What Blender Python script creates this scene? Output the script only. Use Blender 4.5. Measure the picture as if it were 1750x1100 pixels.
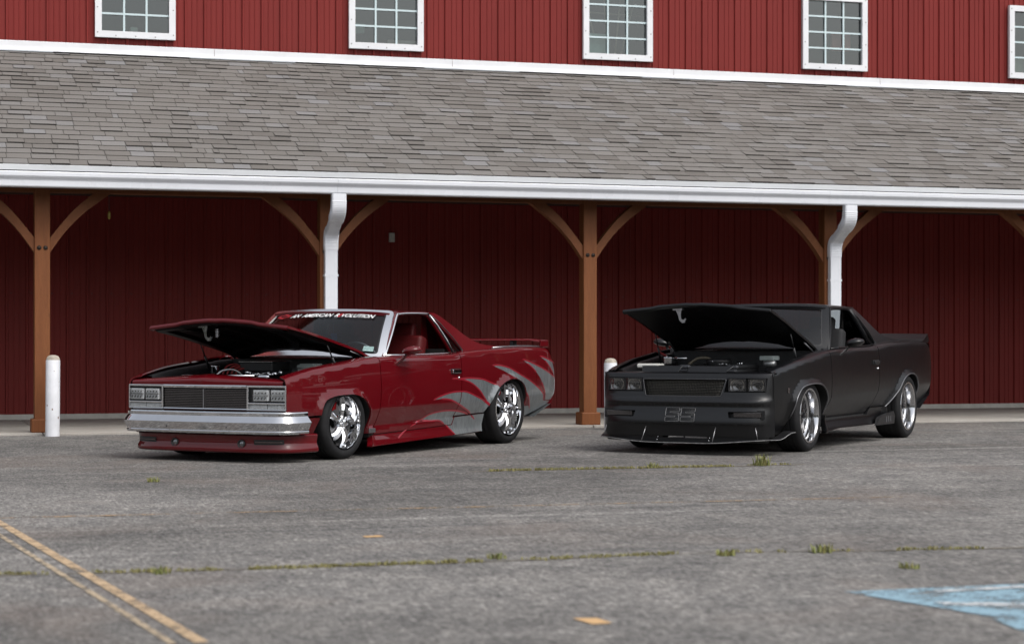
import bpy, bmesh, math, random
from mathutils import Vector, Matrix
from mathutils.geometry import delaunay_2d_cdt
R = math.radians
SC = bpy.context.scene
COL = SC.collection
for o in list(bpy.data.objects):
    bpy.data.objects.remove(o)

# ------------------------------------------------------------------ camera
CAM_POS = Vector((-7.003, -22.079, 1.052))
CAM_YAW = 0.3071                      # radians, to the right of the wall's normal
cam_data = bpy.data.cameras.new('camera')
cam_data.lens = 70.0
cam_data.sensor_width = 36.0
cam_data.shift_y = 27.7 / 1750
cam_data.clip_start = 0.1
cam_data.clip_end = 3000
cam_data.dof.use_dof = True
cam_data.dof.focus_distance = 18.6
cam_data.dof.aperture_fstop = 2.8
cam = bpy.data.objects.new('camera', cam_data)
cam.location = CAM_POS
cam.rotation_euler = (R(90), 0, -CAM_YAW)
COL.objects.link(cam)
SC.camera = cam

# ------------------------------------------------------------------ sky, sun, exposure
SUN_EL, SUN_AZ = R(52), R(155)        # azimuth clockwise from +Y
world = bpy.data.worlds.new('World')
SC.world = world
world.use_nodes = True
wn = world.node_tree
wn.nodes.clear()
sky = wn.nodes.new('ShaderNodeTexSky')
sky.sky_type = 'NISHITA'
sky.sun_disc = False
sky.sun_elevation = SUN_EL
sky.sun_rotation = SUN_AZ
sky.air_density = 1.0
sky.dust_density = 4.0
sky.ozone_density = 1.0
hsv = wn.nodes.new('ShaderNodeHueSaturation')
hsv.inputs['Saturation'].default_value = 0.30
bg = wn.nodes.new('ShaderNodeBackground')
bg.inputs['Strength'].default_value = 0.15
wo = wn.nodes.new('ShaderNodeOutputWorld')
wn.links.new(sky.outputs[0], hsv.inputs['Color'])
wn.links.new(hsv.outputs[0], bg.inputs['Color'])
wn.links.new(bg.outputs[0], wo.inputs['Surface'])
sun_data = bpy.data.lights.new('sun', 'SUN')
sun_data.energy = 0.6
sun_data.angle = R(40)
sun_data.color = (1.0, 0.97, 0.93)
sun = bpy.data.objects.new('sun', sun_data)
sd = Vector((math.sin(SUN_AZ) * math.cos(SUN_EL), math.cos(SUN_AZ) * math.cos(SUN_EL), math.sin(SUN_EL)))
sun.rotation_euler = (-sd).to_track_quat('-Z', 'Y').to_euler()
sun.location = (0, -10, 30)
COL.objects.link(sun)
vs = SC.view_settings
vs.view_transform = 'Standard'
vs.look = 'None'
vs.exposure = 0.58
vs.gamma = 1.0
vs.use_curve_mapping = False
SC.render.engine = 'CYCLES'
SC.cycles.use_denoising = True
SC.cycles.max_bounces = 8
SC.cycles.transparent_max_bounces = 12
SC.cycles.caustics_reflective = False
SC.cycles.caustics_refractive = False

# ------------------------------------------------------------------ helpers
def clamp(v, a=0.0, b=1.0):
    return a if v < a else b if v > b else v

def sstep(a, b, v):
    t = clamp((v - a) / (b - a))
    return t * t * (3 - 2 * t)

def curve(*pts):
    """monotone cubic through (x, y) points"""
    xs = [p[0] for p in pts]; ys = [p[1] for p in pts]; n = len(xs)
    d = [(ys[i + 1] - ys[i]) / (xs[i + 1] - xs[i]) for i in range(n - 1)]
    m = [d[0]] + [0 if d[i - 1] * d[i] <= 0 else 2 * d[i - 1] * d[i] / (d[i - 1] + d[i]) for i in range(1, n - 1)] + [d[-1]]
    def f(x):
        if x <= xs[0]: return ys[0] + m[0] * (x - xs[0])
        if x >= xs[-1]: return ys[-1] + m[-1] * (x - xs[-1])
        i = 0
        while x > xs[i + 1]: i += 1
        h = xs[i + 1] - xs[i]; t = (x - xs[i]) / h
        return (2*t**3 - 3*t*t + 1)*ys[i] + (t**3 - 2*t*t + t)*h*m[i] + (-2*t**3 + 3*t*t)*ys[i+1] + (t**3 - t*t)*h*m[i+1]
    return f

def spline(pts, n=6, closed=False):
    """Catmull-Rom through points of any dimension"""
    P = [Vector(p) for p in pts]; out = []; N = len(P)
    for i in range(N if closed else N - 1):
        if closed:
            a, b, c, d = P[i-1], P[i], P[(i+1) % N], P[(i+2) % N]
        else:
            a, b, c, d = P[max(i-1, 0)], P[i], P[i+1], P[min(i+2, N-1)]
        for k in range(n):
            t = k / n
            out.append(0.5*((2*b) + (c-a)*t + (2*a-5*b+4*c-d)*t*t + (3*b-a-3*c+d)*t**3))
    if not closed: out.append(P[-1].copy())
    return out

class MB:
    """collects shapes into one mesh"""
    def __init__(s):
        s.v = []; s.f = []; s.sm = []; s.mi = []; s.cur = 0
    def face(s, idx, smooth=False):
        s.f.append(tuple(idx)); s.sm.append(smooth); s.mi.append(s.cur)
    def box(s, x0, x1, y0, y1, z0, z1):
        b = len(s.v)
        s.v += [(x, y, z) for z in (z0, z1) for y in (y0, y1) for x in (x0, x1)]
        for q in ((0,2,3,1), (4,5,7,6), (0,1,5,4), (2,6,7,3), (0,4,6,2), (1,3,7,5)):
            s.face([b + i for i in q])
        return s
    def bbox(s, x0, x1, y0, y1, z0, z1, c):
        """box with chamfered edges"""
        bm = bmesh.new()
        bmesh.ops.create_cube(bm, size=1)
        for v in bm.verts:
            v.co = Vector((x0 + (v.co.x+.5)*(x1-x0), y0 + (v.co.y+.5)*(y1-y0), z0 + (v.co.z+.5)*(z1-z0)))
        bmesh.ops.bevel(bm, geom=list(bm.edges), offset=c, segments=2, affect='EDGES', profile=.5)
        s.add(bm); return s
    def add(s, bm, mat=None, smooth=False):
        b = len(s.v); bm.verts.index_update()
        for v in bm.verts: s.v.append(tuple(mat @ v.co) if mat else tuple(v.co))
        for f in bm.faces: s.face([b + v.index for v in f.verts], smooth)
        bm.free()
    def grid(s, rows, smooth=True, closed_u=False, closed_v=False, flip=False):
        """rows: list of equal-length lists of points"""
        b = len(s.v); nr = len(rows); nc = len(rows[0])
        for r in rows: s.v += [tuple(p) for p in r]
        for i in range(nr if closed_u else nr - 1):
            for j in range(nc if closed_v else nc - 1):
                q = [b + i*nc + j, b + i*nc + (j+1) % nc, b + ((i+1) % nr)*nc + (j+1) % nc, b + ((i+1) % nr)*nc + j]
                s.face(q[::-1] if flip else q, smooth)
        return s
    def ngon(s, pts, smooth=False):
        b = len(s.v); s.v += [tuple(p) for p in pts]
        s.face(range(b, b + len(pts)), smooth); return s
    def prism(s, poly, a, b, axis='y'):
        """polygon (2D) extruded along an axis between a and b"""
        def P(u, v, w):
            return {'x': (w, u, v), 'y': (u, w, v), 'z': (u, v, w)}[axis]
        k = len(s.v); n = len(poly)
        s.v += [P(u, v, a) for u, v in poly] + [P(u, v, b) for u, v in poly]
        s.face([k + i for i in range(n)][::-1]); s.face([k + n + i for i in range(n)])
        for i in range(n):
            j = (i + 1) % n
            s.face((k+i, k+j, k+n+j, k+n+i))
        return s
    def tube(s, path, r, n=8, caps=True, smooth=True, closed=False):
        """round tube along path; r a number or one number per point"""
        P = [Vector(p) for p in path]; rows = []
        up = Vector((0, 0, 1))
        prev = None
        for i, p in enumerate(P):
            a = P[i-1] if (i > 0 or closed) else P[i]
            c = P[(i+1) % len(P)] if (i < len(P)-1 or closed) else P[i]
            t = (c - a).normalized()
            if prev is None:
                u = t.cross(up)
                if u.length < 1e-3: u = t.cross(Vector((1, 0, 0)))
                u.normalize()
            else:
                u = prev - t * prev.dot(t); u.normalize()
            prev = u; w = t.cross(u)
            rr = r[i] if isinstance(r, (list, tuple)) else r
            rows.append([p + rr*(math.cos(2*math.pi*k/n)*u + math.sin(2*math.pi*k/n)*w) for k in range(n)])
        b = len(s.v)
        s.grid(rows, smooth, closed_v=True, closed_u=closed)
        if caps and not closed:
            s.face([b + k for k in range(n)]); s.face([b + (len(P)-1)*n + k for k in range(n)][::-1])
        return s
    def lathe(s, prof, n=32, axis='y', c=(0, 0, 0), smooth=True, close=False):
        """profile of (radius, along)"""
        rows = []
        for r, h in prof:
            row = []
            for k in range(n):
                a = 2*math.pi*k/n; u, v = r*math.cos(a), r*math.sin(a)
                row.append({'y': (c[0]+u, c[1]+h, c[2]+v), 'z': (c[0]+u, c[1]+v, c[2]+h), 'x': (c[0]+h, c[1]+u, c[2]+v)}[axis])
            rows.append(row)
        s.grid(rows, smooth, closed_v=True, closed_u=close); return s
    def build(s, name, mats, parent=None, recalc=True, autosm=None):
        me = bpy.data.meshes.new(name)
        me.from_pydata(s.v, [], s.f)
        for m in (mats if isinstance(mats, (list, tuple)) else [mats]): me.materials.append(m)
        me.polygons.foreach_set('use_smooth', s.sm)
        me.polygons.foreach_set('material_index', s.mi)
        if recalc:
            bm = bmesh.new(); bm.from_mesh(me); bmesh.ops.recalc_face_normals(bm, faces=bm.faces); bm.to_mesh(me); bm.free()
        if autosm:
            me.set_sharp_from_angle(angle=R(autosm))
        me.update()
        return link(name, me, parent)

def link(name, me, parent=None):
    o = bpy.data.objects.new(name, me)
    COL.objects.link(o)
    if parent: o.parent = parent
    return o

def thing(name, label, cat, loc=(0, 0, 0), rz=0, group=None):
    o = bpy.data.objects.new(name, None)
    COL.objects.link(o); o.empty_display_size = .2
    o.location = loc; o.rotation_euler = (0, 0, rz)
    tag(o, label, cat, group)
    return o

def tag(o, label=None, cat=None, group=None, kind=None):
    if label: o['label'] = label
    if cat: o['category'] = cat
    if group: o['group'] = group
    if kind: o['kind'] = kind
    return o

# ------------------------------------------------------------------ materials
class NT:
    def __init__(s, name):
        s.m = bpy.data.materials.new(name); s.m.use_nodes = True
        s.t = s.m.node_tree; s.b = s.t.nodes['Principled BSDF']; s.out = s.t.nodes['Material Output']
    def n(s, kind, **kw):
        nd = s.t.nodes.new('ShaderNode' + kind)
        for k, v in kw.items():
            if k in nd.inputs: nd.inputs[k].default_value = v
            else: setattr(nd, k, v)
        return nd
    def l(s, a, b): s.t.links.new(a, b)
    def coord(s, which='Object', scale=None):
        c = s.n('TexCoord')
        if scale is None: return c.outputs[which]
        mp = s.n('Mapping'); mp.inputs['Scale'].default_value = scale
        s.l(c.outputs[which], mp.inputs['Vector']); return mp.outputs[0]
    def noise(s, scale, detail=4, rough=.55, vec=None, dist=0):
        t = s.n('TexNoise'); t.inputs['Scale'].default_value = scale; t.inputs['Detail'].default_value = detail
        t.inputs['Roughness'].default_value = rough; t.inputs['Distortion'].default_value = dist
        if vec is not None: s.l(vec, t.inputs['Vector'])
        return t.outputs['Fac']
    def ramp(s, fac, *stops):
        r = s.n('ValToRGB'); e = r.color_ramp.elements
        while len(e) < len(stops): e.new(.5)
        for el, (p, c) in zip(e, stops):
            el.position = p; el.color = (c if isinstance(c, tuple) else (c, c, c)) + (1,)
        s.l(fac, r.inputs[0]); return r.outputs['Color']
    def mix(s, fac, a, b, mode='MIX'):
        m = s.n('Mix', data_type='RGBA', blend_type=mode)
        for sock, v in ((m.inputs[0], fac), (m.inputs[6], a), (m.inputs[7], b)):
            if isinstance(v, (int, float)): sock.default_value = v
            elif isinstance(v, tuple): sock.default_value = v + (1,) if len(v) == 3 else v
            else: s.l(v, sock)
        return m.outputs[2]
    def math(s, op, a, b=0.0):
        m = s.n('Math', operation=op)
        for i, v in enumerate((a, b)):
            if isinstance(v, (int, float)): m.inputs[i].default_value = v
            else: s.l(v, m.inputs[i])
        return m.outputs[0]
    def bump(s, h, strength=.3, dist=.01):
        b = s.n('Bump'); b.inputs['Strength'].default_value = strength; b.inputs['Distance'].default_value = dist
        s.l(h, b.inputs['Height']); s.l(b.outputs[0], s.b.inputs['Normal'])

MAT = {}
def mat(name, col, rough=.5, metal=0.0, coat=0.0, spec=.5, var=.12, vscale=6.0, bump=0.0, bscale=120.0, rvar=0.0, coat_rough=.03):
    """plain procedural material: colour and gloss broken up by noise"""
    if name in MAT: return MAT[name]
    t = NT(name); b = t.b
    vec = t.coord()
    nz = t.noise(vscale, 5, .6, vec)
    c0 = tuple(c*(1-var) for c in col); c1 = tuple(min(1, c*(1+var)) for c in col)
    t.l(t.ramp(nz, (.3, c0), (.7, c1)), b.inputs['Base Color'])
    b.inputs['Roughness'].default_value = rough
    if rvar:
        n2 = t.noise(vscale*2.3, 4, .6, vec)
        t.l(t.ramp(n2, (.3, max(0, rough-rvar)), (.75, min(1, rough+rvar))), b.inputs['Roughness'])
    b.inputs['Metallic'].default_value = metal
    b.inputs['Coat Weight'].default_value = coat
    b.inputs['Coat Roughness'].default_value = coat_rough
    b.inputs['Specular IOR Level'].default_value = spec
    if bump: t.bump(t.noise(bscale, 3, .6, vec), bump, .003)
    MAT[name] = t.m
    return t.m
# ================================================================== GROUND
def ground_material():
    t = NT('asphalt'); b = t.b; vec = t.coord()
    big = t.noise(.28, 3, .5, t.coord('Object', (.6, 1.0, 1)), .8)
    fbm = t.noise(1.9, 9, .76, t.coord('Object', (1, .75, 1)), .3)                       # mottling from half a metre down to the stones
    fb2 = t.noise(6.0, 7, .78, t.coord('Object', (1, .5, 1)), .2)
    scuff = t.noise(.75, 8, .68, t.coord('Object', (.42, 1.5, 1)), 1.1)
    grain = t.noise(60, 3, .8, t.coord('Object', (1, .3, 1)))
    g2 = t.noise(26, 5, .82, t.coord('Object', (1, .35, 1)))
    base = t.ramp(fbm, (.34, (.110, .108, .108)), (.47, (.158, .154, .150)), (.56, (.188, .182, .176)), (.68, (.245, .235, .224)))
    base = t.mix(.30, base, t.ramp(fb2, (.36, (.075, .075, .077)), (.5, (.172, .167, .162)), (.64, (.32, .306, .288))))
    base = t.mix(.8, base, t.ramp(big, (.34, .66), (.5, 1.0), (.66, 1.34)), 'MULTIPLY')
    base = t.mix(1.0, base, (1.0, .985, .960), 'MULTIPLY')
    strk = t.noise(1.0, 7, .6, t.coord('Object', (.16, 2.6, 1)), .35)          # long thin scuffs and drag lines
    base = t.mix(t.ramp(strk, (.575, 0.0), (.68, .42)), base, (.36, .345, .325))
    base = t.mix(t.ramp(strk, (.33, .45), (.41, 0.0)), base, (.080, .079, .080))
    base = t.mix(t.ramp(scuff, (.60, 0.0), (.70, .45)), base, (.34, .325, .305))
    base = t.mix(t.ramp(scuff, (.30, .40), (.39, 0.0)), base, (.080, .079, .080))
    base = t.mix(.9, base, t.ramp(g2, (.32, .45), (.5, .96), (.66, 1.55)), 'MULTIPLY')
    base = t.mix(.9, base, t.ramp(grain, (.32, .38), (.5, .96), (.68, 1.75)), 'MULTIPLY')
    rust = t.noise(.55, 4, .6, vec, .6)
    base = t.mix(t.ramp(rust, (.54, 0.0), (.68, .30)), base, (.20, .155, .130))
    t.l(base, b.inputs['Base Color'])
    b.inputs['Roughness'].default_value = .9
    b.inputs['Specular IOR Level'].default_value = .25
    h = t.math('ADD', t.math('MULTIPLY', grain, .5), t.math('ADD', g2, fbm))
    t.bump(h, .7, .02)
    return t.m

lot = MB().grid([[(x, y, 0) for x in (-600, -60, -20, 0, 20, 60, 600)] for y in (-900, -120, -40, -20, 0, 30, 600)], False).build('parking_lot', ground_material())
tag(lot, 'weathered grey asphalt parking lot with pale drag streaks', None, None, 'structure')

def worn_paint(name, col, keep=.45, scale=9.0, under=(.13, .125, .12)):
    t = NT(name); b = t.b; vec = t.coord()
    n1 = t.noise(scale, 6, .75, vec); n2 = t.noise(60, 3, .7, vec)
    m = t.math('ADD', t.math('MULTIPLY', n1, .7), t.math('MULTIPLY', n2, .3))
    fac = t.ramp(m, (keep-.05, 0.0), (keep+.06, 1.0))
    t.l(t.mix(.25, col, t.ramp(n2, (.2, .3), (.8, 1.0)), 'MULTIPLY'), b.inputs['Base Color'])
    b.inputs['Roughness'].default_value = .8
    t.l(fac, b.inputs['Alpha'])
    return t.m

# painted marks on the lot: polygons in lot coordinates, each a thin sheet
def mark(name, poly, m, z=.004):
    o = MB().ngon([(x, y, z) for x, y in poly]).build(name, m, lot)
    for p in o.data.polygons:
        if p.normal.z < 0: p.flip()
    return o
P_YEL = worn_paint('worn_yellow_paint', (.50, .36, .22), .45)
P_YEL2 = worn_paint('thin_yellow_paint', (.44, .35, .24), .46)
P_FAINT = worn_paint('faint_orange_paint', (.40, .27, .15), .52, 5)
P_BLUE = worn_paint('worn_blue_paint', (.25, .39, .47), .46, 5)
P_WHITE = worn_paint('worn_white_paint', (.55, .56, .56), .46, 5)
P_ORANGE = worn_paint('orange_paint_dab', (.60, .38, .18), .30)
def strip(a, b, w0, w1):
    a, b = Vector(a), Vector(b); d = (b-a).normalized(); n = Vector((-d.y, d.x))
    return [a+n*w0/2, a-n*w0/2, b-n*w1/2, b+n*w1/2]
mark('painted_line', strip((-6.62, -7.3), (-5.945, -15.20), .052, .052), P_YEL)
mark('painted_line', strip((-6.66, -8.1), (-6.045, -15.20), .030, .030), P_YEL2)
mark('painted_line', strip((-7.6, -10.05), (-.55, -10.30), .07, .05), P_FAINT, .005)
mark('painted_dab', [(-4.57, -11.77), (-4.47, -11.75), (-4.46, -11.83), (-4.56, -11.84)], P_ORANGE)
mark('painted_dab', [(-4.53, -15.03), (-4.44, -15.05), (-4.43, -15.19), (-4.51, -15.2)], P_ORANGE)
mark('painted_dab', [(2.9, -6.3), (3.3, -6.32), (3.3, -6.42), (2.9, -6.4)], P_FAINT, .006)
mark('accessible_bay_paint', [(-3.20, -14.63), (-2.2, -14.62), (-1.0, -14.55), (-1.0, -16.9), (-2.55, -16.40), (-3.10, -15.84), (-3.02, -15.4)], P_BLUE)
mark('accessible_bay_line', [(-3.02, -15.05), (-2.70, -15.20), (-2.55, -15.35), (-2.57, -15.43), (-2.78, -15.30), (-3.02, -15.14)], P_WHITE, .008)
mark('accessible_bay_line', [(-2.86, -14.72), (-2.35, -14.70), (-2.35, -14.76), (-2.86, -14.80)], P_WHITE, .008)
mark('accessible_bay_line', [(-2.62, -15.50), (-2.3, -15.52), (-2.3, -15.70), (-2.6, -15.64)], P_WHITE, .008)

# dark crack seams in the asphalt
def crack(pts, w, seed):
    rnd = random.Random(seed); mb = MB(); P = []
    for a, b in zip(pts[:-1], pts[1:]):
        n = max(2, int((Vector(b)-Vector(a)).length/.12))
        for k in range(n): P.append(Vector(a).lerp(Vector(b), k/n))
    P.append(Vector(pts[-1])); L0 = []; L1 = []
    for p in P:
        q = p + Vector((rnd.uniform(-.01, .01), rnd.uniform(-.025, .025))); ww = w*rnd.uniform(.3, 1.2)
        L0.append((q.x, q.y+ww/2, .003)); L1.append((q.x, q.y-ww/2, .003))
    mb.grid([L1, L0], False)
    return mb.build('crack', mat('crack_dirt', (.150, .130, .100), .95, var=.4, vscale=20), lot)
crack([(-8.5, -12.85), (-5.34, -13.08), (-4.08, -13.10), (-3.3, -13.05), (-1.76, -13.3), (1, -13.4)], .035, 1)
crack([(-2.6, -7.02), (-.35, -7.06), (.35, -7.0)], .05, 2)

# concrete walk under the porch roof
WALL_Y = 3.746
t = NT('slab_concrete'); vec = t.coord()
n1 = t.noise(1.2, 6, .65, vec, .4); n2 = t.noise(60, 3, .6, vec)
c = t.ramp(n1, (.3, (.33, .30, .265)), (.6, (.41, .385, .35)), (.8, (.47, .445, .41)))
t.l(t.mix(.5, c, t.ramp(n2, (.25, .7), (.75, 1.15)), 'MULTIPLY'), t.b.inputs['Base Color'])
t.b.inputs['Roughness'].default_value = .85; t.bump(n2, .2, .004); M_SLAB = t.m
walk = bpy.data.objects.new('porch_walk', None); COL.objects.link(walk)
tag(walk, 'pale concrete walk under the porch roof in front of the red wall', None, None, 'structure')
slabs = [-14.8, -11.65, -8.5, -5.325, -2.165, 1.01, 4.155, 7.32, 10.5, 13.6, 16.8, 19.96, 23.12, 26.28]
for a, b in zip(slabs[:-1], slabs[1:]):
    MB().bbox(a+.006, b-.006, 0, WALL_Y-.05, -.15, .028, .008).build('slab', M_SLAB, walk)

# ================================================================== BARN
barn = thing('barn', 'red metal-sided barn with a grey shingled porch roof and timber posts', 'barn', (0, 0, 0))
X0, X1 = -12.5, 26.0
def siding_material(name, lo, hi):
    t = NT(name); vec = t.coord()
    st = t.noise(3.0, 5, .6, t.coord('Object', (1, 1, .12)), .2)
    n2 = t.noise(.7, 3, .6, vec)
    oi = t.n('ObjectInfo')
    c = t.ramp(st, (.3, lo), (.7, hi))
    c = t.mix(.35, c, t.ramp(n2, (.3, .78), (.7, 1.12)), 'MULTIPLY')
    c = t.mix(.25, c, t.ramp(oi.outputs['Random'], (0, .85), (1, 1.1)), 'MULTIPLY')
    t.l(c, t.b.inputs['Base Color'])
    t.l(t.ramp(st, (.3, .42), (.7, .55)), t.b.inputs['Roughness'])
    t.b.inputs['Specular IOR Level'].default_value = .16
    return t.m
M_SIDE = siding_material('red_steel_siding', (.176, .0225, .0195), (.212, .0285, .0250))
M_WHITE = mat('white_trim_metal', (.74, .75, .77), .42, var=.06, vscale=2.5, rvar=.08)
M_WHITE2 = mat('white_gutter_metal', (.72, .74, .78), .32, var=.05, vscale=1.5, rvar=.1)
RIB = .2495
PW = RIB*4
WZ0, WZ1, WW = 4.885, 5.955, 1.02
win_x = (-3.89, -.585, 2.705, 6.02, 9.37, 12.70)
SPROF = [(-.004, .001)]
for k in range(4):
    x = k*RIB
    SPROF += [(x+.006, 0), (x+.015, -.025), (x+.037, -.025), (x+.046, 0),
              (x+.104, 0), (x+.108, -.007), (x+.118, -.007), (x+.122, 0),
              (x+.172, 0), (x+.176, -.007), (x+.186, -.007), (x+.190, 0)]
SPROF.append((PW+.005, 0))
def siding_mesh(name, z0, z1, cut=None):
    m = MB()
    if cut is None:
        m.grid([[(x, y, z0) for x, y in SPROF], [(x, y, z1) for x, y in SPROF]], False)
    else:
        a_, b_ = cut; pr = [SPROF[0]]
        for p, q in zip(SPROF[:-1], SPROF[1:]):
            for c_ in sorted((a_, b_)):
                if p[0] < c_ < q[0]: pr.append((c_, p[1]+(q[1]-p[1])*(c_-p[0])/(q[0]-p[0])))
            pr.append(q)
        for p, q in zip(pr[:-1], pr[1:]):
            mid_ = (p[0]+q[0])/2
            for za, zb in (((z0, WZ0+.05), (WZ1-.05, z1)) if a_ < mid_ < b_ else ((z0, z1),)):
                m.ngon([(p[0], p[1], za), (q[0], q[1], za), (q[0], q[1], zb), (p[0], p[1], zb)])
    o = m.build(name, M_SIDE, None, False); me = o.data
    bpy.data.objects.remove(o); return me
for z0, z1 in ((.075, 3.1), (4.70, 9.4)):
    me = siding_mesh('siding_panel', z0, z1)
    k = 0
    x = X0
    while x < X1:
        use = me
        if z0 > 4:
            for wx in win_x:
                a_, b_ = wx-WW/2+.05-x, wx+WW/2-.05-x
                if b_ > 0 and a_ < PW: use = siding_mesh('siding_panel', z0, z1, (a_, b_))
        o = link('siding_panel', use, barn); o.location = (x, WALL_Y + (.0015 if k % 2 else 0), 0)
        x += PW; k += 1
# screws along the panel feet and mid girt
screw = MB().lathe([(0, -.012), (.006, -.011), (.008, -.004), (.010, 0)], 6, 'y'); scr_me = screw.build('screw', mat('screw_head', (.10, .02, .02), .5), None).data
bpy.data.objects.remove(bpy.data.objects['screw'])
m = MB()
for z in (1.62,):
    x = X0 + .08
    while x < X1:
        m.box(x-.008, x+.008, WALL_Y-.009, WALL_Y+.001, z-.008, z+.008); x += RIB
m.build('screw_row', mat('screw_head', (.10, .02, .02), .5), barn)
MB().box(X0, X1, WALL_Y+.05, WALL_Y+.12, 0, 4.68).build('light_leak_backing', mat('leak_backing_board', (.06, .03, .03), .9), barn)  # unseen sheet added to stop light leaking through the panel joints
# concrete curb under the lower wall
MB().box(X0, X1, WALL_Y-.03, WALL_Y+.25, 0, .092).build('foundation_curb', mat('curb_concrete', (.52, .50, .46), .85, var=.15), barn)
M_DARKWOOD = mat('dark_porch_board', (.028, .018, .014), .8, var=.3, vscale=8)
t = NT('room_dark'); t.b.inputs['Base Color'].default_value = (.05, .05, .045, 1); t.b.inputs['Roughness'].default_value = .9; M_ROOM = t.m
# upper windows
t = NT('window_glass'); tn = t.t
tr = t.n('BsdfTransparent'); tr.inputs[0].default_value = (.50, .60, .58, 1)
gl = t.n('BsdfGlossy'); gl.inputs['Roughness'].default_value = .03; gl.inputs['Color'].default_value = (.9, .95, .95, 1)
fr = t.n('Fresnel'); fr.inputs['IOR'].default_value = 1.55
mx = t.n('MixShader'); t.l(t.math('ADD', t.math('MULTIPLY', fr.outputs[0], 1.1), .05), mx.inputs[0]); t.l(tr.outputs[0], mx.inputs[1]); t.l(gl.outputs[0], mx.inputs[2])
t.l(mx.outputs[0], t.out.inputs['Surface']); M_WGLASS = t.m
fr_w = .083
M_MUNT = mat('white_muntin', (.55, .66, .68), .4, var=.05)
frame_me = {}
def frame_mesh():
    m = MB(); y0, y1 = -.055, -.001
    a = WW/2; h = WZ1-WZ0; f = fr_w
    for poly in ([(-a, 0), (a, 0), (a-f, f), (-a+f, f)], [(-a, h), (-a+f, h-f), (a-f, h-f), (a, h)],
                 [(-a, 0), (-a+f, f), (-a+f, h-f), (-a, h)], [(a, 0), (a, h), (a-f, h-f), (a-f, f)]):
        m.prism(poly, y0, y1, 'y')
    return m
room_items = {0: [(-.05, .07, .10, .10, (.55, .60, .55))], 1: [(-.42, .22, .16, .14, (.42, .50, .48)), (.05, .08, .5, .08, (.45, .38, .34))],
              2: [(-.40, .08, .28, .30, (.55, .72, .68))], 3: [(.02, .30, .30, .25, (.62, .18, .16))], 4: [(-.38, .06, .3, .26, (.62, .60, .52))]}
fm = None
for i, wx in enumerate(win_x):
    w = bpy.data.objects.new('window', None); COL.objects.link(w); w.parent = barn; w.location = (wx, WALL_Y-.02, WZ0)
    if fm is None:
        fm = frame_mesh().build('frame', M_WHITE, w); fme = fm.data
    else: link('frame', fme, w)
    gw = (WW-2*fr_w); gh = (WZ1-WZ0-2*fr_w)
    pane_me = None
    for cx in range(3):
        for rz in range(4):
            xa = -gw/2 + cx*gw/3; za = fr_w + rz*gh/4
            if pane_me is None:
                pane_me = MB().ngon([(0, 0, 0), (gw/3, 0, 0), (gw/3, 0, gh/4), (0, 0, gh/4)]).build('pane', M_WGLASS, w); p0 = pane_me; pane_me = p0.data; p0.location = (xa, .004, za)
            else:
                p = link('pane', pane_me, w); p.location = (xa, .004, za)
    for cx in (1, 2):
        MB().box(-gw/2+cx*gw/3-.0125, -gw/2+cx*gw/3+.0125, -.022, .001, fr_w, fr_w+gh).build('muntin', M_MUNT, w)
    for rz in (1, 2, 3):
        MB().box(-gw/2, gw/2, -.020, .0005, fr_w+rz*gh/4-.0125, fr_w+rz*gh/4+.0125).build('muntin', M_MUNT, w)
    if i == 0:
        sm_ = MB(); h_ = WZ1-WZ0
        for sx, sz in [(-WW/2+.03, q) for q in (.06, .38, .70, 1.02)]+[(WW/2-.03, q) for q in (.06, .38, .70, 1.02)]+[(q, .025) for q in (-.25, .0, .25)]+[(q, h_-.025) for q in (-.25, .0, .25)]:
            sm_.box(sx-.006, sx+.006, -.060, -.054, sz-.006, sz+.006)
        sme = sm_.build('trim_screws', mat('trim_screw', (.16, .15, .14), .5), w).data
    else: link('trim_screws', sme, w)
    # the dim room behind
    m = MB(); d = 1.6
    m.ngon([(-.9, d, -.5), (.9, d, -.5), (.9, d, 1.7), (-.9, d, 1.7)]); m.ngon([(-.9, .03, -.02), (.9, .03, -.02), (.9, d, -.02), (-.9, d, -.02)])
    m.ngon([(-.9, .03, 1.4), (.9, .03, 1.4), (.9, d, 1.4), (-.9, d, 1.4)]); m.ngon([(-.9, .03, -.02), (-.9, d, -.02), (-.9, d, 1.4), (-.9, .03, 1.4)]); m.ngon([(.9, .03, -.02), (.9, d, -.02), (.9, d, 1.4), (.9, .03, 1.4)])
    rm = m.build('room', mat('room_wall', (.10, .115, .11), .9) if i != 4 else M_ROOM, w, False)
    if i == 2:
        mm = MB()
        for xa, za, xb, zb in ((-.33, .95, -.12, .1), (-.05, .95, .02, .1), (.2, .95, .12, .1), (.42, .95, .2, .1), (-.5, .72, .5, .70)):
            mm.tube([(xa, .4, za), (xb, .42, zb)], .012, 6)
        mm.build('curtain_rods', mat('pale_batten', (.50, .42, .33), .7), w)
    for j, (ix, iz, iw, ih, ic) in enumerate(room_items.get(i, [])):
        MB().bbox(ix, ix+iw, .10, .16, iz, iz+ih, .02).build('sill_item', mat('sill_item_%d_%d' % (i, j), ic, .6), w)
# main roof above the frame
MB().prism([(WALL_Y-.5, 9.15), (WALL_Y-.5, 9.30), (WALL_Y+6.5, 13.4), (WALL_Y+13.5, 9.3), (WALL_Y+13.5, 9.1), (WALL_Y+6.5, 13.2)], X0-.4, X1+.4, 'x').build('main_roof', mat('main_roof_shingle', (.11, .10, .095), .9), barn)
MB().box(X1-.02, X1+.02, WALL_Y, WALL_Y+13, 0, 9.3).build('end_wall', M_SIDE, barn)
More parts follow.
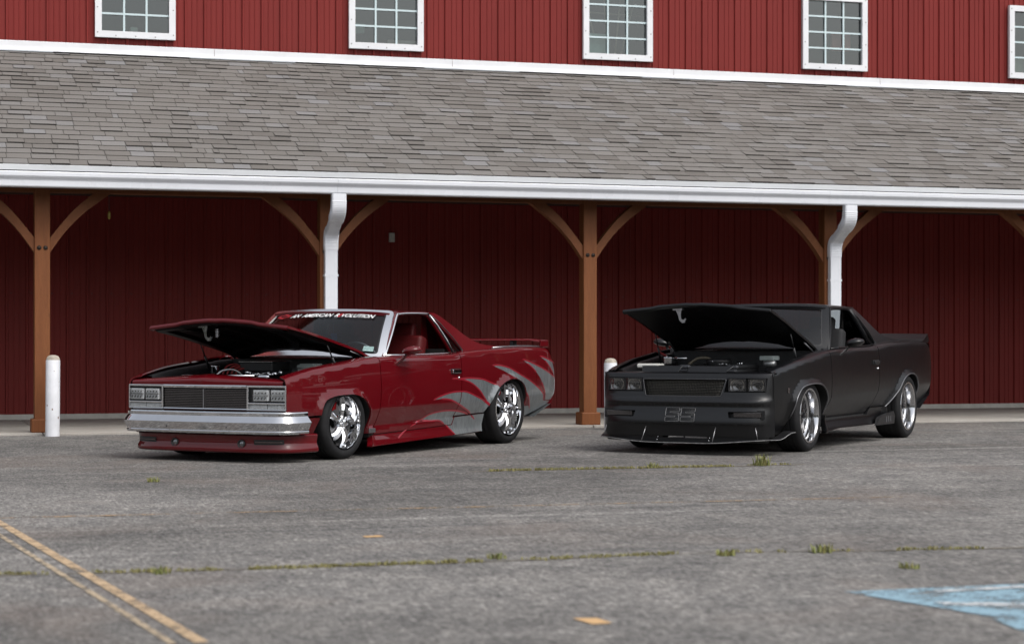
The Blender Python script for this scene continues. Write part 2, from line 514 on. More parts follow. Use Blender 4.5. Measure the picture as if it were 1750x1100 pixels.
# white flashing between wall and roof
fp = [(-.030, 4.795), (-.030, 4.70), (-.055, 4.672), (-.058, 4.676), (-.033, 4.706), (-.024, 4.80)]
x = X0
for k in range(12):
    xe = x + 3.2085
    MB().prism([(WALL_Y+u-.004, v) for u, v in fp], x+.002, xe-.002, 'x').build('wall_flashing', M_WHITE, barn); x = xe
# porch roof deck
EAVE = Vector((0, -.335, 2.905)); RIDGE = Vector((0, WALL_Y-.02, 4.665))
up = (RIDGE-EAVE); SL = up.length; up.normalize(); nrm = Vector((0, -up.z, up.y))
roof = bpy.data.objects.new('porch_roof', None); COL.objects.link(roof); roof.parent = barn
dk = MB(); dk.prism([(EAVE.y, EAVE.z-.012), (RIDGE.y, RIDGE.z-.012), (RIDGE.y, RIDGE.z-.16), (EAVE.y+.02, EAVE.z-.16)], X0, X1, 'x')
dk.build('roof_deck', M_DARKWOOD, roof)
MB().box(X0, X1, -.25, WALL_Y-.03, 2.86, 2.90).build('porch_ceiling', M_DARKWOOD, barn)
# shingles
def shingle_material():
    t = NT('asphalt_shingle'); vec = t.coord('Object')
    g = t.n('NewGeometry'); oi = t.n('ObjectInfo')
    r = t.math('FRACT', t.math('ADD', g.outputs['Random Per Island'], t.math('MULTIPLY', oi.outputs['Random'], 7.31)))
    c = t.ramp(r, (0, (.138, .127, .116)), (.12, (.160, .149, .137)), (.5, (.174, .163, .151)), (.85, (.190, .180, .169)), (1, (.215, .212, .212)))
    n1 = t.noise(150, 3, .7, vec); n2 = t.noise(.8, 4, .6, t.n('NewGeometry').outputs['Position'])
    c = t.mix(.55, c, t.ramp(n1, (.25, .6), (.75, 1.3)), 'MULTIPLY')
    c = t.mix(.4, c, t.ramp(n2, (.3, .82), (.7, 1.1)), 'MULTIPLY')
    t.l(c, t.b.inputs['Base Color']); t.b.inputs['Roughness'].default_value = .9; t.b.inputs['Specular IOR Level'].default_value = .25
    t.bump(n1, .3, .004); return t.m
M_SH = shingle_material()
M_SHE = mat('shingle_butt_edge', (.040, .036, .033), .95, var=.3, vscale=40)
rnd = random.Random(11)
EXPO = .173
tabs = []
rows = int(SL/EXPO)+1
for r in range(rows):
    x = X0 + rnd.uniform(-.2, 0); s0 = r*EXPO
    while x < X1:
        w = rnd.choice((.19, .23, .25, .26, .29)) * rnd.uniform(.95, 1.05)
        if rnd.random() < .07: w = rnd.uniform(.06, .11)
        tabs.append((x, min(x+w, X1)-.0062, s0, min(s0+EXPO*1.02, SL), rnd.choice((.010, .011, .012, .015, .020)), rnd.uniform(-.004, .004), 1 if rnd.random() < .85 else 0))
        x += w
def tab_pts(x0, x1, s0, s1, th, j, edge=0):
    def P(x, s, h): return EAVE + up*s + nrm*h + Vector((x, 0, 0))
    s0 = s0 + j
    return [P(x0, s0, th-.004), P(x1, s0, th-.004), P(x1, s1, .0), P(x0, s1, .0), P(x0, s0, -.011), P(x1, s0, -.011)]
cy, sy = math.cos(CAM_YAW), math.sin(CAM_YAW)
def to_px(p):
    d = p - CAM_POS
    X = d.x*cy - d.y*sy; Y = d.x*sy + d.y*cy
    return 875 + 3403*X/Y, 577.7 - 3403*d.z/Y, Y
def area_px(tb):
    q = [to_px(v) for v in tab_pts(*tb)[:4]]
    if not all(0 < u < 1750 and 0 < v < 1100 for u, v, _ in q): return 0
    return abs(sum(q[i][0]*q[(i+1) % 4][1]-q[(i+1) % 4][0]*q[i][1] for i in range(4)))/2
order = sorted(range(len(tabs)), key=lambda i: -area_px(tabs[i]))
near = set(order[:300])
FACES = ((0, 1, 2, 3), (4, 5, 1, 0), (4, 0, 3), (5, 2, 1))
rest = MB()
for i, tb in enumerate(tabs):
    p = tab_pts(*tb)
    if i in near:
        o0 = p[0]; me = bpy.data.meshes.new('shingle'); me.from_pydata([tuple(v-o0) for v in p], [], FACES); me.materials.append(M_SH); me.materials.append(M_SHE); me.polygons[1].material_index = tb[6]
        o = link('shingle', me, roof); o.location = o0
    else:
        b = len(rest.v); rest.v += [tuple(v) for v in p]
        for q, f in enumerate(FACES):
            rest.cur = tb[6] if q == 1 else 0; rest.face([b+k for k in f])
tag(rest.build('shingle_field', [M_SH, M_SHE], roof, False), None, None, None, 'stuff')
# gutter (K profile) in joined lengths, drip edge above it
gp = [(0, 0), (.075, 0), (.088, .006), (.092, .016), (.094, .070), (.100, .082), (.118, .104), (.126, .118), (.127, .156), (.122, .165), (.114, .165), (.112, .158), (.119, .152), (.119, .122), (.110, .108), (.092, .088), (.086, .076), (.084, .020), (.076, .009), (.005, .009), (.005, .165), (0, .165)]
GY, GZ = -.255, 2.660
def gutter_len(a, b):
    m = MB(); m.prism([(GY-u, GZ+v) for u, v in gp], a, b, 'x'); return m.build('gutter', M_WHITE2, barn)
ends = [X0, -8.2, -2.15, 3.9, 9.95, 16.0, X1]
for a, b in zip(ends[:-1], ends[1:]): gutter_len(a+.001, b-.001)
MB().prism([(GY-.085, 2.836), (GY-.093, 2.838), (GY-.10, 2.893), (GY-.02, 2.915), (GY+.05, 2.91), (GY+.0, 2.85)], X0, X1, 'x').build('drip_edge', mat('drip_edge_metal', (.66, .68, .70), .5, var=.10, vscale=1.2), barn)
MB().box(X0, X1, GY+.003, GY+.035, 2.66, 2.86).build('fascia_board', M_WHITE, barn)
# timber posts
def wood(name, lo, hi, rough=.6, sc=(9, 9, .7)):
    t = NT(name); v = t.coord('Object', sc); n = t.noise(3.0, 6, .65, v, 1.2); n2 = t.noise(30, 3, .6, v)
    c = t.ramp(n, (.25, lo), (.75, hi)); c = t.mix(.35, c, t.ramp(n2, (.3, .7), (.7, 1.2)), 'MULTIPLY')
    kn = t.n('TexVoronoi', feature='F1'); kn.inputs['Scale'].default_value = 1.1; t.l(t.coord('Object', (4, 4, 1.6)), kn.inputs['Vector'])
    c = t.mix(t.ramp(kn.outputs['Distance'], (.02, .75), (.07, 0.0)), c, (.035, .014, .007))
    t.l(c, t.b.inputs['Base Color']); t.b.inputs['Roughness'].default_value = rough; t.b.inputs['Specular IOR Level'].default_value = .3
    t.bump(n2, .15, .004); return t.m
M_POST = wood('stained_cedar', (.155, .051, .0168), (.225, .081, .0275))
M_BRACE = wood('stained_cedar_brace', (.148, .049, .0165), (.210, .076, .0265), .6, (3, 9, 3))
M_BOLT = mat('dark_bolt', (.05, .04, .035), .5, .6)
post_x = (-8.49, -5.325, -2.165, 1.01, 4.155, 7.32, 10.48, 13.64, 16.80, 19.96, 23.12)
PWD = .083; PY = .20
MB().box(X0, X1, PY-.07, PY+.07, 2.64, 2.86).build('header_beam', M_BRACE, barn)
for px in post_x:
    pr = bpy.data.objects.new('porch_post', None); COL.objects.link(pr); pr.parent = barn; pr.location = (px, PY, 0)
    MB().bbox(-PWD, PWD, -PWD, PWD, .03, 2.70, .008).build('shaft', M_POST, pr)
    MB().bbox(-.118, .118, -.118, .118, .026, .175, .012).build('plinth', M_POST, pr)
    for s in (-1, 1):
        lo = spline([(.084, 1.985), (.25, 2.215), (.46, 2.43), (.74, 2.64)], 6); hi = spline([(.084, 2.145), (.21, 2.305), (.36, 2.475), (.55, 2.64)], 6)
        pl = [(s*p.x, p.y) for p in lo] + [(s*p.x, p.y) for p in reversed(hi)]
        MB().prism(pl, -.055, .055, 'y').build('brace', M_BRACE, pr)
        MB().lathe([(0, -PWD-.016), (.012, -PWD-.015), (.014, -PWD-.006), (.024, -PWD-.005), (.024, -PWD+.004)], 10, 'y', (s*.034, 0, 2.035)).build('bolt', M_BOLT, pr)
# downspouts with pleated elbows
def downspout(px, name='downspout'):
    d = bpy.data.objects.new(name, None); COL.objects.link(d); d.parent = barn; d.location = (px, 0, 0)
    cps = spline([(0, -.335, 2.66), (0, -.335, 2.56), (0, -.32, 2.49), (0, -.27, 2.43), (0, -.13, 2.34), (0, .01, 2.26), (0, .058, 2.20), (0, .072, 2.13), (0, .072, 2.05)], 8)
    def sweep(pts, w, dth, pleat=None):
        rows = []
        for i, p in enumerate(pts):
            a = pts[max(i-1, 0)]; b = pts[min(i+1, len(pts)-1)]; t_ = (b-a).normalized(); n_ = Vector((1, 0, 0)).cross(t_).normalized()
            k = 1 + (pleat(i) if pleat else 0)
            ring = []
            for (u, v) in ((-1, -.8), (-.85, -1), (.85, -1), (1, -.8), (1, .8), (.85, 1), (-.85, 1), (-1, .8)):
                ring.append(p + Vector((1, 0, 0))*u*w*k + n_*v*dth*k)
            rows.append(ring)
        m = MB(); m.grid(rows, False, closed_v=True); return m
    e1 = cps[:28]; e2 = cps[36:]
    sweep(cps[:30], .080, .048, lambda i: (.05 if (6 < i < 29 and i % 2) else 0)).build('elbow', M_WHITE2, d)
    sweep(cps[29:41], .071, .042).build('offset_pipe', M_WHITE2, d)
    sweep(cps[38:], .079, .046, lambda i: (.05 if (3 < i < 22 and i % 2) else 0)).build('elbow', M_WHITE2, d)
    MB().bbox(-.072, .072, .072-.042, .072+.042, .10, 2.10, .006).build('pipe', M_WHITE2, d)
    for z in (.6, 1.75): MB().box(-.080, .080, .028, .118, z, z+.025).build('strap', M_WHITE2, d)
for k in (-2.135, 4.185): downspout(k)
# small box on the wall, tag under the eave
# ================================================================== CARS
# car coordinates: x rearward from the front axle, y to the driver's side, z up; L() turns them into Blender's (forward is +X)
def L(p): return (-p[0], p[1], p[2])

def inpoly(x, y, poly):
    c = False; j = len(poly)-1
    for i in range(len(poly)):
        xi, yi = poly[i][0], poly[i][1]; xj, yj = poly[j][0], poly[j][1]
        if (yi > y) != (yj > y) and x < (xj-xi)*(y-yi)/(yj-yi)+xi: c = not c
        j = i
    return c

def seg_dist(px, py, poly):
    best = 9.0
    for i in range(len(poly)-1):
        ax, ay = poly[i]; bx, by = poly[i+1]
        dx, dy = bx-ax, by-ay; q = dx*dx+dy*dy
        t = clamp(((px-ax)*dx+(py-ay)*dy)/q) if q else 0
        d = math.hypot(px-ax-t*dx, py-ay-t*dy)
        if d < best: best = d
    return best

def dens(poly, step, closed=True):
    out = []; n = len(poly)
    for i in range(n if closed else n-1):
        a = Vector(poly[i][:2]); b = Vector(poly[(i+1) % n][:2]); k = max(1, int((b-a).length/step))
        for j in range(k): out.append(a.lerp(b, j/k))
    if not closed: out.append(Vector(poly[-1][:2]))
    return out

def patch(name, fn, outline, mats, parent, hint, holes=(), step=.03, lines=(), zones=(), flange=.012, mirror=False, su=None):
    """trimmed piece of the surface fn(u, v), its rim turned inward so that the sheet has an edge"""
    hint = Vector(hint)
    pts = []; edges = []
    def loop(P, closed=True):
        b = len(pts); pts.extend(P)
        for i in range(len(P)-(0 if closed else 1)): edges.append((b+i, b+(i+1) % len(P)))
    O = dens(outline, step); loop(O)
    H = [dens(h, step) for h in holes]
    for h in H: loop(h)
    for ln in lines: loop(dens(ln, step, False), False)
    for z, _ in zones: loop(dens(z, step))
    us = [p.x for p in O]; vs_ = [p.y for p in O]
    su = su or step
    nu = int((max(us)-min(us))/su)+1; nv = int((max(vs_)-min(vs_))/step)+1
    bnd = [[tuple(p) for p in O+[O[0]]]] + [[tuple(p) for p in h+[h[0]]] for h in H]
    for i in range(1, nu):
        for j in range(1, nv):
            u = min(us)+i*su; v = min(vs_)+j*step
            if inpoly(u, v, O) and not any(inpoly(u, v, h) for h in H):
                pts.append(Vector((u, v)))
    vv, ee, ff, *_ = delaunay_2d_cdt(pts, edges, [], 0, 1e-5)
    tris = []; mi = []
    for f in ff:
        cx = sum(vv[i].x for i in f)/len(f); cy_ = sum(vv[i].y for i in f)/len(f)
        if not inpoly(cx, cy_, O) or any(inpoly(cx, cy_, h) for h in H): continue
        k = 0
        for z, idx in zones:
            if inpoly(cx, cy_, z): k = idx
        tris.append(list(f)); mi.append(k)
    used = sorted({i for f in tris for i in f}); rm = {o: n for n, o in enumerate(used)}
    e = 2e-3; V = []; N = []
    for i in used:
        u, v = vv[i].x, vv[i].y
        p = Vector(fn(u, v)); du = Vector(fn(u+e, v))-Vector(fn(u-e, v)); dv = Vector(fn(u, v+e))-Vector(fn(u, v-e))
        n = du.cross(dv)
        n = n.normalized() if n.length > 1e-12 else hint.copy()
        if n.dot(hint) < 0: n.negate()
        V.append(p); N.append(n)
    F = []
    for f in tris:
        f = [rm[i] for i in f]
        g = (V[f[1]]-V[f[0]]).cross(V[f[2]]-V[f[0]])
        if g.dot(N[f[0]]+N[f[1]]+N[f[2]]) < 0: f.reverse()
        F.append(f)
    nb = len(V); sm = [True]*len(F)
    if flange:
        cnt = {}
        for f in F:
            for a, b in zip(f, f[1:]+f[:1]): cnt[(a, b)] = cnt.get((a, b), 0)+1
        be = [(a, b) for (a, b) in cnt if (b, a) not in cnt]
        mp = {}
        for a, b in be:
            for i in (a, b):
                if i not in mp:
                    mp[i] = len(V); V.append(V[i].copy()); N.append(Vector((0, 0, 0))); V.append(V[i]-N[i]*flange); N.append(Vector((0, 0, 0)))
            F.append([b, a, mp[a]+1, mp[b]+1] if False else [mp[b], mp[a], mp[a]+1, mp[b]+1]); sm.append(False); mi.append(mi[0] if not zones else 0)
    objs = []
    for s in ((1, -1) if mirror else (1,)):
        me = bpy.data.meshes.new(name)
        me.from_pydata([L((p.x, p.y*s, p.z)) for p in V], [], [f if s < 0 else f[::-1] for f in F])
        for m in (mats if isinstance(mats, (list, tuple)) else [mats]): me.materials.append(m)
        me.polygons.foreach_set('use_smooth', sm); me.polygons.foreach_set('material_index', mi)
        me.normals_split_custom_set_from_vertices([L((n.x, n.y*s, n.z)) for n in N])
        objs.append(link(name, me, parent))
    return objs if mirror else objs[0]

class CB(MB):
    """MB in car coordinates"""
    def build(s, name, mats, parent=None, recalc=True, autosm=None):
        s.v = [L(p) for p in s.v]
        return MB.build(s, name, mats, parent, recalc, autosm)

def both(mk):
    for s in (1, -1): mk(s)

def sweep_path(path, prof, scale=None):
    """profile (outward, z) swept along a plan path [(x, y)]; outward is to the left of travel towards +y"""
    rows = []
    for i, p in enumerate(path):
        a = Vector(path[max(i-1, 0)][:2]); b = Vector(path[min(i+1, len(path)-1)][:2]); t = (b-a).normalized(); n = Vector((-t.y, t.x))
        k = scale(i/(len(path)-1)) if scale else (1, 0)
        rows.append([(p[0]+n.x*o*k[0], p[1]+n.y*o*k[0], z+k[1]) for o, z in prof])
    return rows

# ------------------------------------------------ car materials
def paint(name, col, flake=.0, rough=.35, coat=1.0, metal=.35, spec=.5, coat_rough=.02, dust=.06):
    t = NT(name); b = t.b; v = t.coord()
    n = t.noise(3.0, 4, .6, v); fl = t.noise(900, 2, .5, v)
    c = t.ramp(n, (.35, tuple(x*.95 for x in col)), (.7, tuple(x*1.05 for x in col)))
    if flake: c = t.mix(flake, c, t.ramp(fl, (.35, .55), (.7, 1.6)), 'MULTIPLY')
    d = t.noise(14, 6, .7, v)
    c = t.mix(t.ramp(d, (.55, 0.0), (.85, dust)), c, (.32, .30, .27))
    t.l(c, b.inputs['Base Color']); b.inputs['Metallic'].default_value = metal
    t.l(t.ramp(d, (.4, rough), (.8, min(1, rough+.06))), b.inputs['Roughness'])
    b.inputs['Coat Weight'].default_value = coat; b.inputs['Coat Roughness'].default_value = coat_rough; b.inputs['Coat IOR'].default_value = 1.5
    b.inputs['Specular IOR Level'].default_value = spec
    MAT[name] = t.m; return t.m
M_RED = paint('maroon_paint', (.098, .0012, .0040), .15, .45, 1.0, .0, .08, dust=.012)
M_GRAY = paint('grey_flame_paint', (.115, .130, .135), .3, .4, 1.0, .35)
M_PIN = paint('pinstripe_paint', (.30, .008, .022), .0, .4, 1.0, .2)
M_BLK = paint('satin_black_paint', (.0032, .0033, .0040), .1, .28, .0, .0, .50, dust=.006)
def streak_gray():
    t = NT('grey_flame_brushed'); b = t.b
    v = t.coord('Object', (14, 1, 2.2)); n = t.noise(4, 6, .7, v, 1.0)
    t.l(t.ramp(n, (.25, (.085, .098, .105)), (.5, (.185, .202, .208)), (.78, (.30, .315, .32))), b.inputs['Base Color'])
    b.inputs['Metallic'].default_value = .35; b.inputs['Roughness'].default_value = .4; b.inputs['Coat Weight'].default_value = 1.0; b.inputs['Coat Roughness'].default_value = .02
    return t.m
M_GRAYS = streak_gray()
M_STAIN = mat('bright_stainless', (.93, .93, .94), .16, 1.0, var=.02)
M_CHROME = mat('chrome', (.70, .71, .73), .04, 1.0, var=.03, rvar=.04)
M_POLISH = mat('polished_alloy', (.56, .565, .58), .13, 1.0, var=.04, rvar=.05)
M_STEEL = mat('bare_steel', (.42, .42, .43), .38, 1.0, var=.12, vscale=30)
M_RUBBER = mat('tyre_rubber', (.011, .011, .012), .72, var=.25, vscale=18, bump=.15, spec=.3)
M_TRIMBLK = mat('black_trim', (.012, .012, .013), .42, var=.2)
M_BAYBLK = mat('engine_bay_black', (.012, .012, .013), .5, var=.35, vscale=14, rvar=.15)
M_UNDER = mat('underbody_black', (.010, .010, .010), .85, var=.3)
M_REDSEAT = mat('red_vinyl', (.085, .007, .008), .55, var=.15, spec=.25)
M_DKSEAT = mat('black_cloth', (.018, .018, .020), .8, var=.2)
M_CALIPER = mat('red_caliper', (.42, .012, .016), .35, var=.08)
M_WPLASTIC = mat('white_plastic', (.62, .62, .58), .5, var=.1)
M_PLASTIC = mat('clear_reservoir', (.32, .37, .36), .45, var=.12)
M_HOSE = mat('red_hose', (.25, .02, .02), .5, var=.2)
M_REFL = mat('lamp_reflector', (.86, .87, .88), .30, .15, var=.1, vscale=40)
M_LENS = mat('ribbed_clear_lens', (.50, .52, .53), .18, .2, var=.25, vscale=60)
def car_glass(name, tint, add=.03, rough=.0):
    t = NT(name)
    tr = t.n('BsdfTransparent'); tr.inputs[0].default_value = tint + (1,)
    gl = t.n('BsdfGlossy'); gl.inputs['Roughness'].default_value = rough; gl.inputs['Color'].default_value = (1, 1, 1, 1)
    fr = t.n('Fresnel'); fr.inputs['IOR'].default_value = 1.5
    mx = t.n('MixShader'); t.l(t.math('ADD', fr.outputs[0], add), mx.inputs[0]); t.l(tr.outputs[0], mx.inputs[1]); t.l(gl.outputs[0], mx.inputs[2])
    t.l(mx.outputs[0], t.out.inputs['Surface']); return t.m
M_CGLASS = car_glass('car_glass', (.34, .37, .38), .0)
M_LAMPGLASS = car_glass('lamp_glass', (.96, .97, .97), .04)
M_SMOKE = car_glass('smoked_lamp_glass', (.72, .72, .72), .05)

# ------------------------------------------------ wheels
def wheel(car, name, x, y, side, R_t, R_r, W, kind, yaw=0.0):
    w = bpy.data.objects.new(name, None); COL.objects.link(w); w.parent = car
    w.location = L((x, y*side, R_t)); w.rotation_euler = (0, 0, (0 if side > 0 else math.pi)+yaw)
    hw = [(R_r-.006, -.016), (R_r+.004, -.004), (R_r+.012, .003), ((R_r+R_t)/2, .009), (R_t-.028, .004), (R_t-.014, -.008), (R_t-.004, -.020), (R_t-.001, -.032)]
    tread = []
    yy = -.034
    for k in range(4):
        tread += [(R_t, yy-.004), (R_t, yy-.036), (R_t-.008, yy-.038), (R_t-.008, yy-.044)]; yy -= (W-.068)/4
    inner = [(r, -W-h) for r, h in reversed(hw)]
    ty = MB().lathe(hw+tread+inner, 56).build('tyre', M_RUBBER, w, True, 40)
    if kind == 'red':
        prof = [(R_r-.006, -.016), (R_r+.004, -.002), (R_r+.002, .003), (R_r-.010, .002), (R_r-.014, -.006), (R_r-.022, -.055), (R_r-.036, -.085)]
        MB().lathe(prof, 64).build('rim', M_CHROME, w, True, 50)
        MB().lathe([(R_r-.036, -.085), (R_r-.042, -.11), (R_r-.042, -W+.03), (R_r, -W+.01)], 48).build('barrel', M_STEEL, w, True, 40)
        m = MB(); n = 5
        for k in range(n):
            a0 = 2*math.pi*k/n + .35
            rows = []
            for i in range(9):
                t_ = i/8; r = .040 + t_*(R_r-.020-.040)
                a = a0 + .30*t_*t_; wd = (.024+.014*t_**1.5)
                yc = -.030 + .012*math.sin(math.pi*t_) - .030*t_**3
                row = []
                for q, dy in ((-1, -.034), (-.75, -.010), (0, .008), (.75, -.012), (1, -.036)):
                    aa = a + math.atan2(q*wd, r)
                    row.append((r*math.cos(aa), yc+dy*(1-.35*t_), r*math.sin(aa)))
                rows.append(row)
            m.grid(rows, True)
        m.build('spokes', M_CHROME, w, True, 24)
        MB().lathe([(0, .010), (.022, .009), (.030, .002), (.032, -.012), (.050, -.016), (.060, -.030), (.062, -.075)], 30).build('hub', M_CHROME, w, True, 40)
        lug = MB()
        for k in range(5):
            a = 2*math.pi*(k+.5)/5+.35; lug.lathe([(0, .0), (.009, -.001), (.010, -.022)], 8, 'y', (.046*math.cos(a), -.006, .046*math.sin(a)))
        lug.build('lug_nuts', M_CHROME, w)
    else:
        prof = [(R_r-.006, -.016), (R_r+.004, -.002), (R_r+.002, .004), (R_r-.014, .003), (R_r-.018, -.006), (R_r-.024, -.020), (R_r-.032, -.085), (R_r-.046, -.094), (R_r-.050, -.100)]
        MB().lathe(prof, 64).build('rim', M_POLISH, w, True, 50)
        MB().lathe([(R_r-.050, -.098), (R_r-.055, -.12), (R_r-.045, -W+.02), (R_r, -W+.01)], 48).build('barrel', mat('black_barrel', (.02, .02, .021), .4, .5), w, True, 40)
        m = MB(); n = 12
        for k in range(n):
            a0 = 2*math.pi*k/n
            for sg in (-1, 1):
                rows = []
                for i in range(6):
                    t_ = i/5; r = .050+t_*(R_r-.045-.050); a = a0+sg*(.02+.13*t_); wd = .011-.003*t_
                    yc = -.066-.030*t_
                    rows.append([(r*math.cos(a+math.atan2(q*wd, r)), yc+dy, r*math.sin(a+math.atan2(q*wd, r))) for q, dy in ((-1, -.016), (-.5, 0), (.5, 0), (1, -.016))])
                m.grid(rows, False)
        m.build('spokes', mat('gloss_black_alloy', (.018, .018, .020), .16, .3, .6), w)
        MB().lathe([(0, -.030), (.026, -.031), (.030, -.040), (.032, -.062), (.062, -.066), (.066, -.11)], 30).build('hub', mat('gloss_black_alloy', (.018, .018, .020), .16, .3, .6), w, True, 40)
    MB().lathe([(.055, -.125), (R_r-.075, -.125), (R_r-.075, -.150), (.055, -.150)], 40).build('brake_disc', M_STEEL, w, True, 30)
    m = MB(); rows = []
    for i in range(9):
        a = math.pi*(.08+.055*i) if side > 0 else math.pi*(.92-.055*i)
        rows.append([((R_r-.125)*math.cos(a), -.10, (R_r-.125)*math.sin(a)), ((R_r-.055)*math.cos(a), -.10, (R_r-.055)*math.sin(a)), ((R_r-.052)*math.cos(a), -.17, (R_r-.052)*math.sin(a))])
    m.grid(rows, False); m.build('caliper', M_CALIPER if kind == 'red' else M_BAYBLK, w)
    return w

# ------------------------------------------------ the shared body shell
class Shell: pass
def make_shell(car, red):
    S = Shell(); dz = 0.0 if red else .07
    S.dz = dz
    if red:
        S.belt = curve((-.90, .672), (-.83, .700), (-.69, .738), (-.33, .799), (.08, .839), (.55, .884), (1.2, .890), (1.85, .898), (2.1, .916), (2.6, .943), (3.4, .962), (3.85, .955), (4.15, .90))
        S.archF = spline([(-.395, .22), (-.39, .36), (-.375, .455), (-.32, .525), (-.18, .556), (-.01, .564), (.13, .557), (.245, .520), (.315, .465), (.362, .395), (.388, .32), (.395, .20)], 3)
        S.archR = spline([(2.40, .20), (2.454, .313), (2.545, .435), (2.644, .538), (2.758, .601), (2.873, .636), (3.02, .646), (3.153, .618), (3.245, .548), (3.284, .43), (3.27, .32), (3.255, .20)], 3)
    else:
        S.belt = curve((-.90, .715), (-.83, .738), (-.69, .775), (-.49, .808), (-.20, .852), (.0, .874), (.596, .936), (1.2, .955), (1.85, .966), (2.1, .985), (2.6, 1.010), (3.4, 1.020), (3.85, 1.005), (4.15, .95))
        S.archF = spline([(-.425, .28), (-.42, .42), (-.405, .505), (-.30, .592), (-.18, .620), (-.04, .631), (.10, .629), (.22, .612), (.315, .565), (.365, .50), (.385, .42), (.38, .28)], 3)
        S.archR = spline([(2.25, .29), (2.323, .357), (2.45, .43), (2.57, .512), (2.66, .578), (2.752, .632), (2.87, .667), (2.985, .68), (3.09, .673), (3.18, .647), (3.25, .578), (3.272, .47), (3.25, .36), (3.24, .26)], 3)
    aF = [(p.x, p.y) for p in S.archF]; aR = [(p.x, p.y) for p in S.archR]
    S.aF, S.aR = aF, aR
    S.Pw = curve((-.90, .815), (-.80, .838), (-.6, .868), (-.3, .892), (0, .903), (.5, .910), (1.5, .914), (2.5, .912), (3.1, .905), (3.6, .888), (3.85, .872), (4.0, .850), (4.12, .815))
    zcr = lambda x: .415+.016*x+dz
    S.zcr = zcr
    S.zs = lambda x: .263+(x-.478)*.0265
    FW, FH = (.058, .034) if red else (.050, .034)
    def side(x, v):
        zb = S.belt(x); zq = min(v, zb-.045); zc = zcr(x)
        y = S.Pw(x)
        if zq >= zc:
            d = zq-(zc+.16); y -= .012*(d/.25)**2*(1.3 if d > 0 else 1.0)
        else:
            y -= .012*(.16/.25)**2; k = zc-zq; y -= .34*k + .3*k*k
            if red and zq < S.zs(x) and .44 < x < 2.48:
                s_ = S.zs(x); k0 = zc-s_
                y = S.Pw(x)-.012*(.16/.25)**2-(.34*k0+.3*k0*k0) + .016*sstep(0, .012, s_-zq) - .10*(s_-zq)
        for A in (aF, aR):
            if A[0][0]-.12 < x < A[-1][0]+.15 and v < .80:
                d = seg_dist(x, v, A)
                if inpoly(x, v, A): d = 0
                if d < FW:
                    s_ = d/FW; y += FH*(1-s_)**1.15*(.35+.65*sstep(.22, .42, v))
        z = zq; q = v-zb+.045
        if q > 0:
            a = min(q/.075, 1)*math.pi/2; y -= .048*(1-math.cos(a)); z += .046*math.sin(a)
            if q > .075: y -= q-.075; z += (q-.075)*.10
        return (x, y, z)
    S.side = side
    # greenhouse side
    zB, zT = .885+dz, 1.298+dz
    S.zT = zT
    def cab(x, v):
        t = (v-zB)/(zT-zB)
        return (x, .812-.172*t+.014*math.sin(math.pi*clamp(t)) - .012*sstep(1.8, 1.0, x), v)
    S.cab = cab
    rx = curve((1.02, 1.296), (1.15, 1.314), (1.3, 1.328), (1.5, 1.334), (1.75, 1.331), (1.96, 1.318))
    def roof(x, y):
        k = abs(y)/.645
        edge = zT-dz-.016*sstep(1.35, 1.12, x)
        return (x, y, dz+edge+(rx(x)-edge)*(1-k**3.2))
    S.roof = roof
    def ws(s, t):
        b = Vector((.742-.17*(1-s*s), s*.785, .872+.040*(1-s*s))); T = Vector((1.082+.062*s*s, s*.640, 1.302-.020*s*s))
        p = b.lerp(T, t); p += Vector((-.6, 0, .8))*.014*math.sin(math.pi*clamp(t))
        return (p.x, p.y, p.z+dz)
    S.ws = ws
    # hood: closed shape, then turned up about its rear hinge
    hx, hz, th = .66, .88+dz-(0 if red else .0), R(19.3 if red else 23.5)
    S.hood_edge = lambda x: .735+.0*x
    zc_h = curve((-.75, .735), (-.60, .752), (-.2, .812), (.2, .858), (.55, .892), (.75, .905))
    def hood(x, y, drop=0.0):
        k = abs(y)/.74
        ed = S.belt(x)-.004-dz-(.030*sstep(.3, -.6, x) if red else 0)
        cz = zc_h(x)-(0 if red else .012*sstep(.2, -.6, x))
        z = ed+(cz-ed+.018)*(1-k**1.5) - .018*sstep(.03, .0, .03 if k > .05 else 0)
        z += .010*(1-sstep(.50, .56, k)) + .012*math.exp(-(y/.035)**2) - drop + dz
        dx, dzz = x-hx, z-hz
        c, s = math.cos(th), math.sin(th)
        return (hx+dx*c+dzz*s, y, hz-dx*s+dzz*c)
    S.hood = hood
    return S
def mir(pts): return [(x, -y, z) for x, y, z in pts]
def rot_y(p, c, a):
    dx, dz = p[0]-c[0], p[2]-c[2]
    return (c[0]+dx*math.cos(a)+dz*math.sin(a), p[1], c[2]-dx*math.sin(a)+dz*math.cos(a))

def surf_strip(fn, path, hw, off, hint):
    """thin strip lying on a surface along a path in its parameters"""
    rows = [[], [], []]; e = 2e-3; hint = Vector(hint)
    for i, p in enumerate(path):
        a = Vector(path[max(i-1, 0)][:2]); b = Vector(path[min(i+1, len(path)-1)][:2]); t = (b-a).normalized(); n = Vector((-t.y, t.x))
        u, v = p[0], p[1]
        N = (Vector(fn(u+e, v))-Vector(fn(u-e, v))).cross(Vector(fn(u, v+e))-Vector(fn(u, v-e))).normalized()
        if N.dot(hint) < 0: N.negate()
        k = 1 if 0 < i < len(path)-1 else .25
        for r, q, o in ((0, -1, .2), (1, 0, 1), (2, 1, .2)):
            rows[r].append(tuple(Vector(fn(u+n.x*hw*q*k, v+n.y*hw*q*k))+N*off*o))
    return rows

